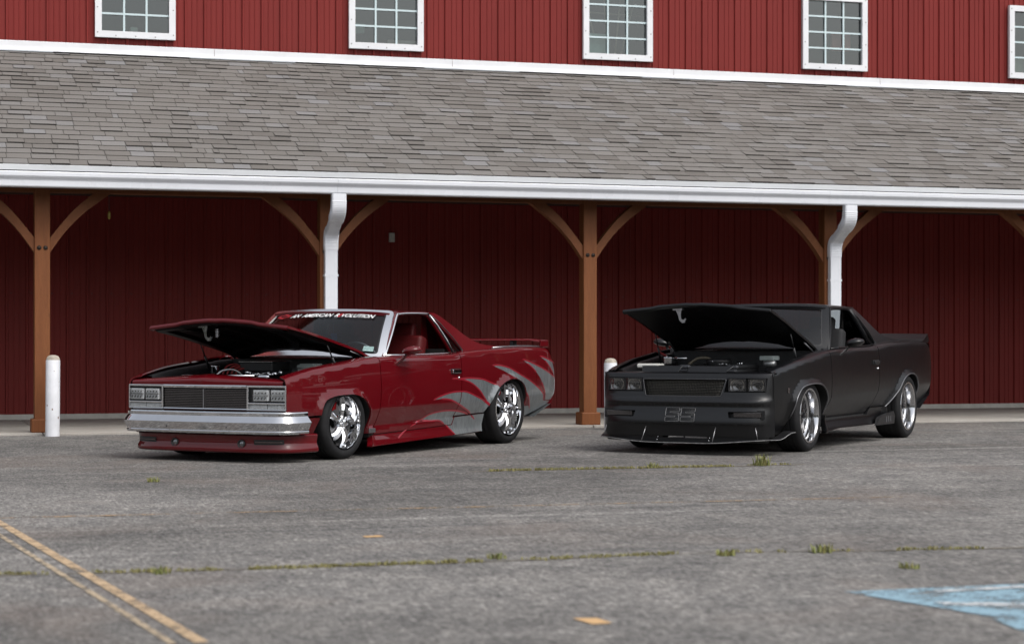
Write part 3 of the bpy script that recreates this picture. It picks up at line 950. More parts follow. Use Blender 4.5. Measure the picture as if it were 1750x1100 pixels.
def rounded(poly, r, n=4):
    out = []; N = len(poly)
    for i in range(N):
        p = Vector(poly[i][:2]); a = Vector(poly[i-1][:2]); b = Vector(poly[(i+1) % N][:2])
        ra = min(r, (a-p).length*.45); rb = min(r, (b-p).length*.45)
        A = p+(a-p).normalized()*ra; B = p+(b-p).normalized()*rb
        for k in range(n+1):
            t = k/n; q = A*(1-t)**2+p*2*t*(1-t)+B*t*t; out.append((q.x, q.y))
    return out

def make_car(red, loc, rz, label):
    car = thing('parked_coupe_pickup' if False else ('red_coupe_pickup' if red else 'black_coupe_pickup'), label, 'car', loc, rz)
    S = make_shell(car, red); dz = S.dz; side = S.side; zb = S.belt
    BODY = M_RED if red else M_BLK
    TRIM = M_STAIN if red else M_BLK
    OUT = (0, 1, 0)
    # ---------------- graphics on the red car
    Z = []; pins = []
    def sp(pts, n=4): return [tuple(p) for p in spline(pts, n)]
    if red:
        C1t = sp([(1.801, .666), (1.982, .667), (2.166, .668), (2.391, .653), (2.50, .632), (2.671, .592)])
        C1l = sp([(2.525, .398), (2.505, .418), (2.41, .496), (2.315, .559), (2.184, .617), (2.036, .652), (1.909, .662)])
        C2t = sp([(1.465, .475), (1.587, .507), (1.765, .535), (1.927, .544), (2.092, .536), (2.278, .490), (2.448, .439), (2.524, .390)])
        C2l = sp([(2.306, .266), (2.221, .334), (2.073, .385), (1.909, .435), (1.765, .471), (1.605, .482)])
        C3t = sp([(.89, .142), (1.022, .198), (1.224, .269), (1.327, .296), (1.447, .339), (1.623, .362), (1.801, .366), (1.982, .355), (2.166, .326), (2.278, .285), (2.306, .266)])
        C3l = sp([(1.909, .135), (1.783, .221), (1.693, .261), (1.623, .277), (1.482, .281), (1.344, .289)])
        C4t = sp([(2.604, .786), (2.762, .784), (2.97, .753), (3.181, .689), (3.372, .634), (3.567, .562), (3.715, .490), (3.789, .407)])
        C4l = sp([(3.505, .329), (3.421, .428), (3.348, .487), (3.276, .540), (3.205, .592), (3.087, .640), (2.9, .710), (2.739, .751)])
        C5t = sp([(3.251, .840), (3.419, .812), (3.663, .756), (3.862, .701), (4.06, .642)])
        C5l = sp([(3.818, .417), (3.756, .523), (3.644, .641), (3.497, .737), (3.352, .797)])
        C6t = sp([(3.657, .871), (3.831, .844), (4.10, .785)])
        C6l = sp([(4.07, .640), (3.932, .735), (3.781, .824)])
        Z = [(C1t+[(2.75, .45), (2.56, .38)]+C1l, 1), (C2t+[(2.62, .33), (2.46, .27)]+C2l, 1),
             ([p for p in C3t if p[0] > 1.22]+[(2.55, .30), (2.50, .10), (1.95, .09)]+C3l, 1),
             (C4t+[(4.2, .395), (4.2, .12), (3.18, .12), (3.18, .36), (3.46, .362)]+C4l, 1),
             (C5t+[(4.2, .60), (4.2, .40)]+C5l, 1), (C6t+[(4.2, .76), (4.2, .63)]+C6l, 1)]
        pins = [C1t, C1l[2:], C2t, C2l, C3t, C3l, C4t, C4l[:14], C5t, C5l, C6t, C6l]
    MS = [BODY, M_GRAYS] if red else BODY
    # ---------------- side panels
    if red:
        aF, aR = S.aF, S.aR
        iF = [p for p in aF if p[1] > .376]
        fend = [(.551, zb(.551)+.085), (.556, .60), (.535, .30), (.505, .205), (.395, .20)] + iF[::-1] + [(-.377, .376), (-.80, .376), (-.802, .44), (-.802, .66), (-.80, zb(-.8)-.01), (-.76, zb(-.76)+.085), (-.4, zb(-.4)+.085), (.1, zb(.1)+.085)]
        # keep arch only down to the fender's rear foot
        fend = [(.551, zb(.551)+.085), (.556, .60), (.535, .30), (.505, .205), (.395, .205)] + [p for p in aF[::-1] if p[1] > .21 and p[0] > 0] + [p for p in iF[::-1] if p[0] <= 0] + [(-.80, .376), (-.802, .44), (-.802, .66), (-.80, zb(-.8)-.01), (-.76, zb(-.76)+.085), (-.4, zb(-.4)+.085), (.1, zb(.1)+.085)]
        patch('fender', side, fend, MS, car, OUT, step=.028, mirror=True)
        ext = [(-.80, .370)] + [p for p in aF if p[0] < -.37 and p[1] < .37][::-1] + [(-.395, .232), (-.78, .232)]
        ext = [(-.80, .370), (-.391, .370), (-.394, .30), (-.396, .232), (-.78, .232)]
        patch('fender_extension', side, ext, MS, car, OUT, step=.03, mirror=True)
        door = [(.563, zb(.563)+.062), (.568, .60), (.547, .30), (.525, .197), (1.10, .211), (1.875, .233), (1.915, .306), (1.978, .50), (1.99, .80), (1.995, zb(1.995)+.062), (1.2, zb(1.2)+.062)]
        qtr = [(2.007, zb(2.0)+.085), (2.002, .80), (1.990, .50), (1.930, .312), (2.46, .327)] + [p for p in aR if .33 < p[1] or p[0] > 3] + [(3.29, .225), (3.52, .275), (3.93, .372), (4.05, .44), (4.085, .51), (4.085, .60), (4.06, .70), (4.0, .80), (3.93, .90), (3.88, zb(3.88)+.01), (3.86, zb(3.86)+.085), (3.0, zb(3)+.085)]
        skirt = [(.40, .088), (.455, .15), (.48, .188), (1.10, .2045), (1.882, .2265), (1.922, .2995), (2.455, .315), (2.42, .148), (1.4, .118)]
        LN = [[(.44, S.zs(.44)), (2.48, S.zs(2.48))], [(.4, S.zs(.4)-.012), (2.48, S.zs(2.48)-.012)]]
        CR = [[(.4, S.zcr(.4)), (4.05, S.zcr(4.05))]]
        FUEL = rounded([(3.545, .728), (3.70, .730), (3.725, .600), (3.565, .600)], .02)
        fuel_door = True
    else:
        aF, aR = S.aF, S.aR
        fend = [(.545, zb(.545)+.085), (.552, .68), (.545, .45), (.44, .33), (.383, .33)] + [p for p in aF[::-1] if p[1] > .335 and p[0] > 0] + [p for p in aF[::-1] if p[0] <= 0 and p[1] > .30] + [(-.426, .178), (-.80, .150), (-.80, zb(-.8)-.02), (-.76, zb(-.76)+.085), (-.4, zb(-.4)+.085), (.1, zb(.1)+.085)]
        patch('fender', side, fend, MS, car, OUT, step=.028, mirror=True)
        door = [(.557, zb(.557)+.062), (.564, .68), (.557, .45), (.455, .325), (.442, .275), (1.745, .294), (1.828, .358), (1.90, .40), (1.99, .60), (2.0, .85), (2.003, zb(2.0)+.062), (1.2, zb(1.2)+.062)]
        qtr = [(2.015, zb(2.0)+.085), (2.012, .85), (2.002, .60), (1.912, .40), (1.84, .357), (2.30, .357)] + [p for p in aR if .36 < p[1] or p[0] > 3] + [(3.30, .275), (3.55, .30), (3.84, .40), (3.93, .47), (4.0, .56), (4.055, .68), (4.06, .75), (4.02, .86), (3.93, .95), (3.86, zb(3.86)+.0), (3.84, zb(3.84)+.085), (3.0, zb(3)+.085)]
        skirt = [(.331, .158), (.35, .25), (.36, .325), (.434, .325), (.436, .268), (1.75, .287), (1.834, .3505), (2.33, .350), (2.36, .30), (2.30, .20), (1.865, .184), (.92, .190)]
        LN = []; CR = [[(.4, S.zcr(.4)), (4.05, S.zcr(4.05))]]
        FUEL = None
    dr = bpy.data.objects.new('door', None); COL.objects.link(dr); dr.parent = car
    dr2 = bpy.data.objects.new('door', None); COL.objects.link(dr2); dr2.parent = car
    d_objs = patch('door_skin', side, door, MS, dr, OUT, step=.028, lines=CR+LN, zones=[z for z in Z if z[0][0][0] < 2.0 or True], mirror=True)
    d_objs[1].parent = dr2
    q_objs = patch('quarter_panel', side, qtr, MS, car, OUT, step=.028, lines=CR, zones=Z, mirror=True)
    def skirt_fn(x, v):
        b = side(x, S.zs(x) if red else .35)
        top_ = S.zs(x) if red else .352
        y = b[1]+(.016 if red else .014) - .06*(top_-v) + .035*sstep(.12, 0, v-(.10 if red else .165)) + (.02*sstep(.5, .40, x))
        return (x, y, v)
    patch('side_skirt', skirt_fn, skirt, MS, car, OUT, step=.03, zones=[(z, i) for z, i in Z[:3]], mirror=True, flange=.05)
    if pins:
        m = CB()
        for p in pins:
            for f_, rng in ((side, None),):
                seg = []
                for q in p:
                    fn = skirt_fn if (q[1] < S.zs(q[0])-.06 and q[0] < 2.5) or (q[0] > 1.93 and q[0] < 2.45 and q[1] < S.zs(q[0])) else side
                    seg.append((q, fn))
                cur = []; last = None
                for q, fn in seg+[(None, None)]:
                    if fn is not last and cur:
                        if len(cur) > 1: m.grid(surf_strip(last, cur, .0075, .0022, OUT))
                        cur = []
                    if q is not None: cur.append(q)
                    last = fn
        m.build('pinstripes', M_PIN, car)
        patch('fuel_door', lambda x, v: tuple(Vector(side(x, v))+Vector((0, .0025, 0))), FUEL, MS, car, OUT, step=.03, zones=Z, flange=.008)
    if not red:   # rolled arch lips, a lighter metallic grey than the body
        for A in (aF, aR):
            pts = [p for p in A if p[1] > .30]
            m = CB(); m.tube([(x, side(x, z+.003)[1]+.001, z) for x, z in pts], .006, 6); m.build('arch_lip', mat('grey_arch_lip', (.20, .20, .21), .3, .7), car)
            m = CB(); m.tube([(x, -side(x, z+.003)[1]-.001, z) for x, z in pts], .006, 6); m.build('arch_lip', mat('grey_arch_lip', (.20, .20, .21), .3, .7), car)
    # inner edges of the arches and liners
    for A, xc in ((aF, 0.0), (aR, 2.974)):
        for s in (1, -1):
            m = CB()
            rows = [[(x, s*(side(x, z)[1]-.002), z) for x, z in A], [(x, s*(side(x, z)[1]-.03), z+.004) for x, z in A]]
            m.grid(rows); m.grid([[(x, s*(side(x, z)[1]-.03), z+.004) for x, z in A], [(xc+(x-xc)*1.12, s*.58, z+.06) for x, z in A], [(xc+(x-xc)*.2, s*.56, .20) for x, z in A]], False)
            m.build('wheel_liner', M_UNDER, car)
    # ---------------- greenhouse
    def up_(poly): return [(x, z+dz) for x, z in poly]
    cabO = up_([(.72, .862), (.90, 1.035), (1.135, 1.277), (1.19, 1.298), (1.60, 1.300), (1.86, 1.300), (1.93, 1.294), (2.0, 1.268), (2.11, 1.208), (2.20, 1.155), (2.289, 1.104), (2.36, 1.070), (2.44, 1.036), (2.56, 1.002), (2.70, .984), (2.90, .972), (3.05, .966), (3.05, .92), (2.1, .87), (.72, .845)])
    dwin = rounded(up_([(.800, .890), (1.252, 1.262), (1.42, 1.274), (1.778, 1.272), (1.985, .895)]), .05)
    qwin = rounded(up_([(1.808, 1.262), (1.838, 1.258), (2.185, .938), (2.16, .916), (2.022, .899)]), .012)
    patch('cab_side', S.cab, cabO, BODY, car, OUT, holes=[dwin, qwin], step=.035, mirror=True, flange=.02)
    gin = lambda x, v: tuple(Vector(S.cab(x, v))-Vector((0, .014, 0)))
    for nm, pl, par in (('quarter_glass', qwin, (car, car)),):
        g = patch(nm, gin, pl, M_CGLASS, par[0], OUT, step=.08, flange=0, mirror=True); g[1].parent = par[1]
    for s in (1, -1):
        par = dr if s > 0 else dr2
        def cp(pts, off=.004): return [(p[0], s*(S.cab(*p)[1]+off), p[1]) for p in pts]
        top_tr = [tuple(p) for p in spline(up_([(.775, .880), (1.0, 1.076), (1.225, 1.258), (1.285, 1.276), (1.42, 1.284), (1.60, 1.286), (1.80, 1.284)]), 4)]
        CB().tube(cp(top_tr), .012 if red else .008, 8).build('window_trim', TRIM, par)
        CB().tube(cp(up_([(1.795, 1.272), (1.86, 1.18), (1.94, 1.03), (2.005, .895)])), .013 if red else .010, 6).build('window_divider', M_TRIMBLK if red else M_BLK, par)
        CB().tube(cp(up_([(1.80, 1.276), (1.866, 1.18), (1.947, 1.03), (2.012, .897)]), .014), .005, 6).build('window_divider_trim', TRIM, par)
        CB().tube(cp(up_([(1.835, 1.272), (1.95, 1.185), (2.08, 1.06), (2.195, .935), (2.17, .912), (2.02, .893)]), .003), .008, 6).build('quarter_window_trim', TRIM if not red else M_TRIMBLK, car)
        CB().tube([(x, s*(S.cab(x, zb(x))[1]+.030), zb(x)+.010) for x in (.72, 1.0, 1.4, 1.8, 2.0)], .008, 6).build('belt_moulding', TRIM, par)
        # sail panel inner side and top edge
        sail = [p for p in cabO if p[0] >= 1.86 and p[1] > .96+dz]
        m = CB()
        o_ = [(x, s*S.cab(x, z)[1], z) for x, z in sail]; i_ = [(x+.01, s*(S.cab(x, z)[1]-.10), z-.004) for x, z in sail]; l_ = [(x+.01, s*(S.cab(x, z)[1]-.12), .93+dz) for x, z in sail]
        mid = [((a[0]+b[0])/2, (a[1]+b[1])/2, (a[2]+b[2])/2+.012) for a, b in zip(o_, i_)]
        m.grid([o_, mid, i_]); m.grid([i_, l_], False); m.build('sail_panel_top', BODY, car)
    N = 24
    roofO = [(1.052+.062*(k/N)**2, .645*k/N) for k in range(N, -N-1, -1)] + [(1.97-.01*abs(k/8), .645*k/8) for k in range(-8, 9)]
    patch('roof', S.roof, roofO, BODY, car, (0, 0, 1), step=.045, flange=.03)
    gl_in = lambda s_, t_: tuple(Vector(S.ws(s_, t_))+Vector((.5, 0, -.5))*.006)
    patch('windshield', gl_in, [(-1, 0), (1, 0), (1, 1), (-1, 1)], M_CGLASS, car, (-.6, 0, .8), step=.08, flange=0)
    tr_o = lambda s_, t_: tuple(Vector(S.ws(s_, t_))+Vector((-.6, 0, .8))*.008)
    patch('windshield_trim', tr_o, rounded([(-1.045, -.065), (1.045, -.065), (1.055, 1.045), (-1.055, 1.045)], .08), M_STAIN if red else M_BLK, car, (-.6, 0, .8), holes=[rounded([(-.965, .055), (.965, .055), (.955, .965), (-.955, .965)], .06)], step=.06, flange=.014)
    patch('windshield_seal', lambda s_, t_: tuple(Vector(S.ws(s_, t_))+Vector((-.6, 0, .8))*.004), rounded([(-.985, .03), (.985, .03), (.98, .985), (-.98, .985)], .06), M_TRIMBLK, car, (-.6, 0, .8), holes=[rounded([(-.945, .075), (.945, .075), (.935, .948), (-.935, .948)], .06)], step=.08, flange=0)
    # back window and bulkhead, bed with a dark cover, tail
    CB().grid([[(2.0, -.66, .93+dz), (2.0, .66, .93+dz)], [(1.93, -.60, 1.30+dz), (1.93, .60, 1.30+dz)]], False).build('rear_window', M_CGLASS, car)
    m = CB(); m.grid([[(x, y, .935+dz+.012*(1-(y/.8)**2)) for y in (-.79, -.4, 0, .4, .79)] for x in (1.99, 2.5, 3.2, 3.9)], True); m.build('bed_cover', mat('bed_cover_vinyl', (.015, .015, .016), .6), car)
    tz = [(3.885, zb(3.88)-.005), (3.93, .90+dz), (4.0, .80+dz), (4.065, .70+dz), (4.09, .60+dz), (4.09, .51+dz), (4.05, .44+dz), (3.95, .37+dz)]
    m = CB(); m.grid([[(x+.035*(1-(k/6)**2), (k/6)*(S.Pw(x)-.012), z) for k in range(-6, 7)] for x, z in tz]); m.grid([[(3.80, y, .945+dz) for y in (-.8, .8)], [(3.89, y, zb(3.88)-.004) for y in (-.8, .8)]], False); m.build('tailgate', BODY, car)
    m = CB(); m.grid([[(3.95, (k/6)*(S.Pw(3.95)-.01), .37+dz) for k in range(-6, 7)], [(3.55, (k/6)*.86, .25+dz*.6) for k in range(-6, 7)]]); m.build('rear_valance', BODY if not red else M_GRAY, car)
    for s in (1, -1):
        m = CB(); m.bbox(4.088, 4.115, min(s*.50, s*.76), max(s*.50, s*.76), .50+dz, .60+dz, .01); m.build('tail_lamp', mat('tail_lamp_red', (.30, .008, .008), .15, coat=1), car)
    # ---------------- interior
    SEAT = M_REDSEAT if red else M_DKSEAT
    m = CB(); m.box(.60, 1.95, -.76, .76, .28+dz, .30+dz); m.box(1.935, 1.96, -.74, .74, .30+dz, .95+dz); m.build('cabin_floor', M_UNDER, car)
    m = CB(); rows = []
    for k in range(-8, 9):
        y = k/8*.74; rows.append([(.66-.10*(1-(k/8)**2), y, .86+dz), (.80, y, .885+dz), (.90, y, .875+dz), (.94, y, .82+dz), (.90, y, .62+dz)])
    m.grid(rows); m.build('dashboard', SEAT if red else M_TRIMBLK, car)
    for s in (1, -1):
        m = CB(); m.bbox(1.18, 1.72, s*.36-.26, s*.36+.26, .38+dz, .60+dz, .05)
        st = bpy.data.objects.new('seat', None); COL.objects.link(st); st.parent = car
        m.build('cushion', SEAT, st)
        bm = bmesh.new(); bmesh.ops.create_cube(bm, size=1)
        for v in bm.verts: v.co = Vector((v.co.x*.14, v.co.y*.50, v.co.z*.56))
        bmesh.ops.bevel(bm, geom=list(bm.edges), offset=.045, segments=3, affect='EDGES', profile=.6)
        m = CB(); m.add(bm, Matrix.Translation((1.74, s*.36, .80+dz)) @ Matrix.Rotation(R(14), 4, 'Y'), True); m.build('backrest', SEAT, st)
        bm = bmesh.new(); bmesh.ops.create_cube(bm, size=1)
        for v in bm.verts: v.co = Vector((v.co.x*.09, v.co.y*.26, v.co.z*.15))
        bmesh.ops.bevel(bm, geom=list(bm.edges), offset=.03, segments=3, affect='EDGES', profile=.6)
        m = CB(); m.add(bm, Matrix.Translation((1.83, s*.36, 1.12+dz)) @ Matrix.Rotation(R(14), 4, 'Y'), True); m.build('headrest', SEAT, st)
        m = CB(); m.box(.62, 1.92, min(s*.80, s*.775), max(s*.80, s*.775), .32+dz, .885+dz); m.build('door_card', SEAT, dr if s > 0 else dr2)
    m = CB(); c0 = Vector((1.02, .40, .865+dz)); ax = Vector((.80, 0, .60)).normalized(); e1 = Vector((0, 1, 0)); e2 = ax.cross(e1).normalized()
    ring = [c0+.185*(math.cos(2*math.pi*k/32)*e1+math.sin(2*math.pi*k/32)*e2) for k in range(32)]
    m.tube(ring, .012, 8, closed=True)
    for a in (0, 2.1, 4.2): m.tube([c0-ax*.03, c0+.18*(math.cos(a)*e1+math.sin(a)*e2)], .010, 6)
    m.tube([c0-ax*.02, c0-ax*.30], .03, 8); m.build('steering_wheel', M_STEEL if red else M_TRIMBLK, car)
    m = CB(); m.bbox(1.155, 1.18, -.11, .11, 1.19+dz, 1.245+dz, .01); m.tube([(1.165, 0, 1.24+dz), (1.13, 0, 1.29+dz)], .006, 6); m.build('rear_view_mirror', M_TRIMBLK, car)
    # ---------------- door hardware
    for s in (1, -1):
        par = dr if s > 0 else dr2
        yb = side(1.88, .735+dz)[1]
        hz = .738+dz
        m = CB(); m.bbox(1.80, 1.96, min(s*yb, s*(yb+.022)), max(s*yb, s*(yb+.022)), hz-.018, hz+.018, .006); m.build('handle', M_CHROME if red else M_TRIMBLK, par)
        m = CB(); m.bbox(1.795, 1.968, min(s*(yb-.004), s*(yb+.005)), max(s*(yb-.004), s*(yb+.005)), hz-.026, hz+.024, .003); m.build('handle_base', M_TRIMBLK, par)
        m = CB(); m.lathe([(0, .010), (.010, .009), (.012, 0)], 12, 'y', (1.935, s*(side(1.935, hz-.06)[1]) - (0 if s > 0 else .010), hz-.062)); m.build('lock', M_CHROME, par)
        # mirror: an egg-shaped shell on a slanted stalk
        mx, my, mz = .930, s*1.015, .938+dz
        bm = bmesh.new(); bmesh.ops.create_uvsphere(bm, u_segments=24, v_segments=14, radius=1)
        for v in bm.verts:
            x, y, z = v.co
            f = .84+.16*clamp(-x+.2); v.co = Vector((mx+(x*.105 if x < 0 else x*.085), my+y*.105*f, mz+z*(.050 if z > 0 else .042)*f+.012*y*s))
        m = CB(); m.add(bm, None, True); mir_o = bpy.data.objects.new('mirror', None); COL.objects.link(mir_o); mir_o.parent = par
        m.build('mirror_shell', BODY, mir_o)
        ys = side(.83, .83+dz)[1]
        m = CB(); m.grid([[(.80, s*(ys-.01), .815+dz), (.86, s*(ys-.01), .825+dz), (.86, s*(ys-.01), .80+dz), (.80, s*(ys-.01), .79+dz)], [(.865, s*(ys+.06), .895+dz), (.925, s*(ys+.06), .900+dz), (.93, s*(ys+.05), .88+dz), (.87, s*(ys+.05), .87+dz)], [(.90, s*(ys+.09), .925+dz), (.96, s*(ys+.09), .925+dz), (.96, s*(ys+.08), .90+dz), (.90, s*(ys+.08), .90+dz)]], True, closed_v=True); m.build('mirror_stalk', BODY if red else M_TRIMBLK, mir_o)
    # ---------------- hood with its underside
    hO = [(-.655-.045*(1-abs(k/10)), .735*k/10) for k in range(-10, 11)] + [(.70-.19*(1-(k/10)**2), .735*k/10) for k in range(10, -11, -1)]
    hd = bpy.data.objects.new('hood', None); COL.objects.link(hd); hd.parent = car
    patch('hood_skin', S.hood, hO, BODY, hd, (0, 0, 1), step=.04, flange=.022)
    hI = [(-.635-.045*(1-abs(k/10)), .715*k/10) for k in range(-10, 11)] + [(.68-.19*(1-(k/10)**2), .715*k/10) for k in range(10, -11, -1)]
    M_HU = mat('hood_underside_red_bay', (.005, .003, .003), .5, var=.3, spec=.12) if red else mat('hood_underside_matte', (.005, .005, .0055), .6, var=.25, spec=.2)
    m = CB(); fr_ = [(-.655-.045*(1-abs(k/10)), .735*k/10) for k in range(-10, 11)]
    m.grid([[S.hood(x, y, -.001) for x, y in fr_], [tuple(Vector(S.hood(x, y, .016))+Vector((-.012, 0, 0))) for x, y in fr_], [S.hood(x, y, .032) for x, y in fr_], [S.hood(x+.03, y, .038) for x, y in fr_]]); m.build('hood_lip', BODY, hd)
    patch('hood_liner', lambda x, y: S.hood(x, y, .024), hI, M_HU, hd, (0, 0, -1), step=.06, flange=0)
    m = CB()
    def hp(x, y, d): return S.hood(x, y, d)
    bars = [[(-.60-.04*(1-abs(y)/.7), y) for y in (-.68, -.4, -.15, 0, .15, .4, .68)], [(x, .66) for x in (-.6, -.2, .2, .55)], [(x, -.66) for x in (-.6, -.2, .2, .55)], [(.45-.15*(1-(y/.66)**2), y) for y in (-.66, -.3, 0, .3, .66)],
            [(-.55, -.45), (.0, -.30), (.38, -.12)], [(-.55, .45), (.0, .30), (.38, .12)], [(-.60, 0), (.30, 0)]]
    for b in bars:
        b = [tuple(p) for p in spline(b, 3)]
        for i in range(len(b)-1):
            pass
        rows = [[], [], [], []]
        for i, p in enumerate(b):
            a_ = Vector(b[max(i-1, 0)]); c_ = Vector(b[min(i+1, len(b)-1)]); t_ = (c_-a_).normalized(); n_ = Vector((-t_.y, t_.x))
            for r, (q, d) in enumerate(((-.055, .024), (-.035, .048), (.035, .048), (.055, .024))):
                rows[r].append(hp(p[0]+n_.x*q, p[1]+n_.y*q, d))
        if red: m.grid(rows, False)
    if red: m.build('hood_frame', M_HU, hd)
    # latch hook and spring under the hood's lip
    lx, ly, lz = -.58, -.17, (1.155 if red else 1.322)
    hook = [(-.045, .0), (.02, .0), (.012, -.045), (.018, -.085), (.050, -.092), (.060, -.075), (.070, -.085), (.055, -.118), (.025, -.120), (-.005, -.095), (-.018, -.05)]
    m = CB(); m.prism([(ly+u*.9, lz-.008+v) for u, v in hook], lx-.008, lx+.008, 'x'); m.box(lx-.02, lx+.03, ly-.065, ly+.03, lz-.012, lz+.012); m.build('hood_latch', M_STEEL if not red else M_POLISH, hd)
    if red:
        m = CB(); m.tube([(-.555+.018*math.cos(k*.8), -.066+.018*math.sin(k*.8), 1.135-.0016*k) for k in range(48)], .0035, 5); m.build('latch_spring', M_POLISH, hd)
    # hinges and gas struts
    for s in (1, -1):
        m = CB()
        a = (.18, s*.70, zb(.2)-.10); b = S.hood(.02, s*.69, .05)
        b2 = tuple(Vector(a).lerp(Vector(b), .55))
        m.tube([a, b2], .011, 8); m.tube([b2, b], .006, 8); m.build('hood_strut', M_TRIMBLK, car)
        m = CB(); m.tube([(.62, s*.72, zb(.6)-.04), (.50, s*.71, zb(.5)+.02), (.36, s*.70, S.hood(.36, s*.70, .03)[2])], .010, 6); m.build('hood_hinge', M_POLISH if red else M_STEEL, car)
    # ---------------- engine bay
    m = CB()
    for s in (1, -1):
        xs = [-.62+.1*i for i in range(13)]
        m.grid([[(x, s*(.80 if x < .5 else .79), zb(x)-.030) for x in xs], [(x, s*.735, zb(x)-.034) for x in xs], [(x, s*.715, zb(x)-.10) for x in xs], [(x, s*.60, .50+dz) for x in xs], [(x, s*.40, .40+dz) for x in xs]], True)
    m.build('inner_apron', M_BAYBLK, car)
    m = CB(); m.box(.56, .60, -.74, .74, .35+dz, .86+dz); m.build('firewall', M_BAYBLK, car)
    m = CB(); m.grid([[(.742-.17*(1-(k/8)**2)-.16, k/8*.75, .865+dz+.018*(1-(k/8)**2)) for k in range(-8, 9)], [(.742-.17*(1-(k/8)**2)-.03, k/8*.77, .868+dz+.030*(1-(k/8)**2)) for k in range(-8, 9)]]); m.build('cowl_panel', M_BAYBLK, car)
    m = CB(); m.box(-.66, -.60, -.74, .74, .36+dz, .70+dz*.6); m.build('radiator_support', M_BAYBLK, car)
    m = CB(); m.box(-.6, 3.85, -.56, .56, .20+dz*.6, .26+dz); m.box(.46, 2.38, -.84, .84, .17+dz*.6, .25+dz*.6); m.box(-.62, .56, -.62, .62, .26+dz, .40+dz); m.box(2.3, 3.9, -.56, .56, .26, .55); m.build('underbody_light_block', M_UNDER, car)  # box floor pan added to block light between the wheels
    eng = bpy.data.objects.new('engine', None); COL.objects.link(eng); eng.parent = car
    m = CB(); m.bbox(-.42, .30, -.16, .16, .40+dz, .70+dz, .03)
    for s in (1, -1): m.bbox(-.35, .25, min(s*.14, s*.30), max(s*.14, s*.30), .55+dz, .70+dz, .03)
    m.build('block', mat('engine_dark', (.03, .03, .032), .4, .4, var=.3, vscale=20), eng)
    for s in (1, -1):
        m = CB(); m.bbox(-.32, .24, s*.24-.06, s*.24+.06, .685+dz, .735+dz, .02); m.build('valve_cover', M_CHROME if red else mat('dark_alloy', (.10, .10, .105), .35, .8), eng)
    if red:
        m = CB(); m.bbox(-.02, .26, -.22, .13, .755, .838, .012); m.build('air_box', M_TRIMBLK, eng)
        m = CB(); m.bbox(-.03, .27, -.23, .14, .834, .850, .006); m.build('air_box_lid', M_POLISH, eng)
        m = CB(); m.lathe([(0, .085), (.040, .084), (.042, .075), (.040, .070), (.040, .0), (.03, -.01)], 20, 'z', (-.1, -.435, .725)); m.build('canister', M_POLISH, eng)
        m = CB(); m.bbox(.17, .34, .26, .46, .765, .815, .012); m.box(.18, .33, .29, .43, .815, .825); m.build('brake_reservoir', M_PLASTIC, eng)
        m = CB(); m.lathe([(0, .06), (.035, .055), (.04, .0), (.035, -.05)], 16, 'x', (.10, .33, .755)); m.lathe([(0, .05), (.03, .045), (.033, 0)], 14, 'x', (.11, .42, .752)); m.build('master_cylinder', mat('cast_alloy', (.35, .36, .36), .4, .8), eng)
        rn = random.Random(5); m = CB()
        for k in range(26):
            a = (rn.uniform(-.30, .05), rn.uniform(-.06, .30), rn.uniform(.70, .752)); r = rn.uniform(.008, .020)
            m.lathe([(0, r), (r*.8, r*.8), (r, 0), (r*.8, -r), (0, -r*1.1)], 8, rn.choice('xyz'), a)
        for k in range(7):
            a = Vector((rn.uniform(-.3, 0), rn.uniform(-.05, .2), rn.uniform(.70, .74))); m.tube([a, a+Vector((rn.uniform(-.05, .1), rn.uniform(.04, .12), rn.uniform(-.01, .02)))], .006, 6)
        m.build('chrome_fittings', M_CHROME, eng)
        m = CB(); m.tube([(-.55, -.45, .722), (-.55, .33, .728)], .012, 8); m.build('radiator_tube', M_POLISH, eng)
        m = CB()
        for k in range(4):
            y0 = -.36+.045*k; m.tube([tuple(p) for p in spline([(-.1, y0, .71), (-.05, y0+.02, .80-.01*k), (.02, y0+.08, .815-.012*k), (.05, y0+.12, .75)], 5)], .009, 7)
        m.build('hoses', M_HOSE, eng)
        m = CB(); m.tube([tuple(p) for p in spline([(-.3, -.30, .70), (-.25, -.24, .765), (-.2, -.14, .77), (-.15, -.08, .71)], 5)], .010, 7); m.build('hose', M_STEEL, eng)
    else:
        m = CB(); m.bbox(-.66, -.50, -.575, -.36, .775, .815, .012); m.build('washer_bottle', M_WPLASTIC, eng)
        m = CB(); m.bbox(-.25, -.15, -.485, -.40, .80, .875, .01); m.tube([(-.2, -.40, .86), (-.2, -.26, .862)], .014, 8); m.lathe([(0, .01), (.03, .008), (.03, -.04)], 14, 'z', (-.22, -.44, .878)); m.build('alternator', M_POLISH, eng)
        m = CB(); m.tube([tuple(p) for p in spline([(-.15, -.27, .80), (-.12, -.20, .855), (-.08, -.12, .865), (-.03, -.05, .83)], 6)], .014, 8); m.build('intake_hose', mat('old_rubber_hose', (.10, .085, .06), .6), eng)
        m = CB(); m.bbox(.12, .28, .34, .485, .84, .885, .01); m.build('brake_reservoir', M_PLASTIC, eng)
        m = CB(); m.lathe([(0, -.06), (.03, -.055), (.035, .0), (.03, .06), (0, .06)], 14, 'y', (.1, .45, .81)); m.build('master_cylinder', mat('cast_alloy', (.35, .36, .36), .4, .8), eng)
        m = CB(); m.lathe([(0, .03), (.12, .028), (.125, .0), (.11, -.05)], 28, 'z', (.0, -.02, .83)); m.build('air_cleaner', M_TRIMBLK, eng)
        rn = random.Random(8); m = CB()
        for k in range(14):
            a = (rn.uniform(-.3, .05), rn.uniform(-.1, .25), rn.uniform(.78, .835)); r = rn.uniform(.005, .012)
            m.lathe([(0, r), (r, 0), (0, -r)], 7, rn.choice('xyz'), a)
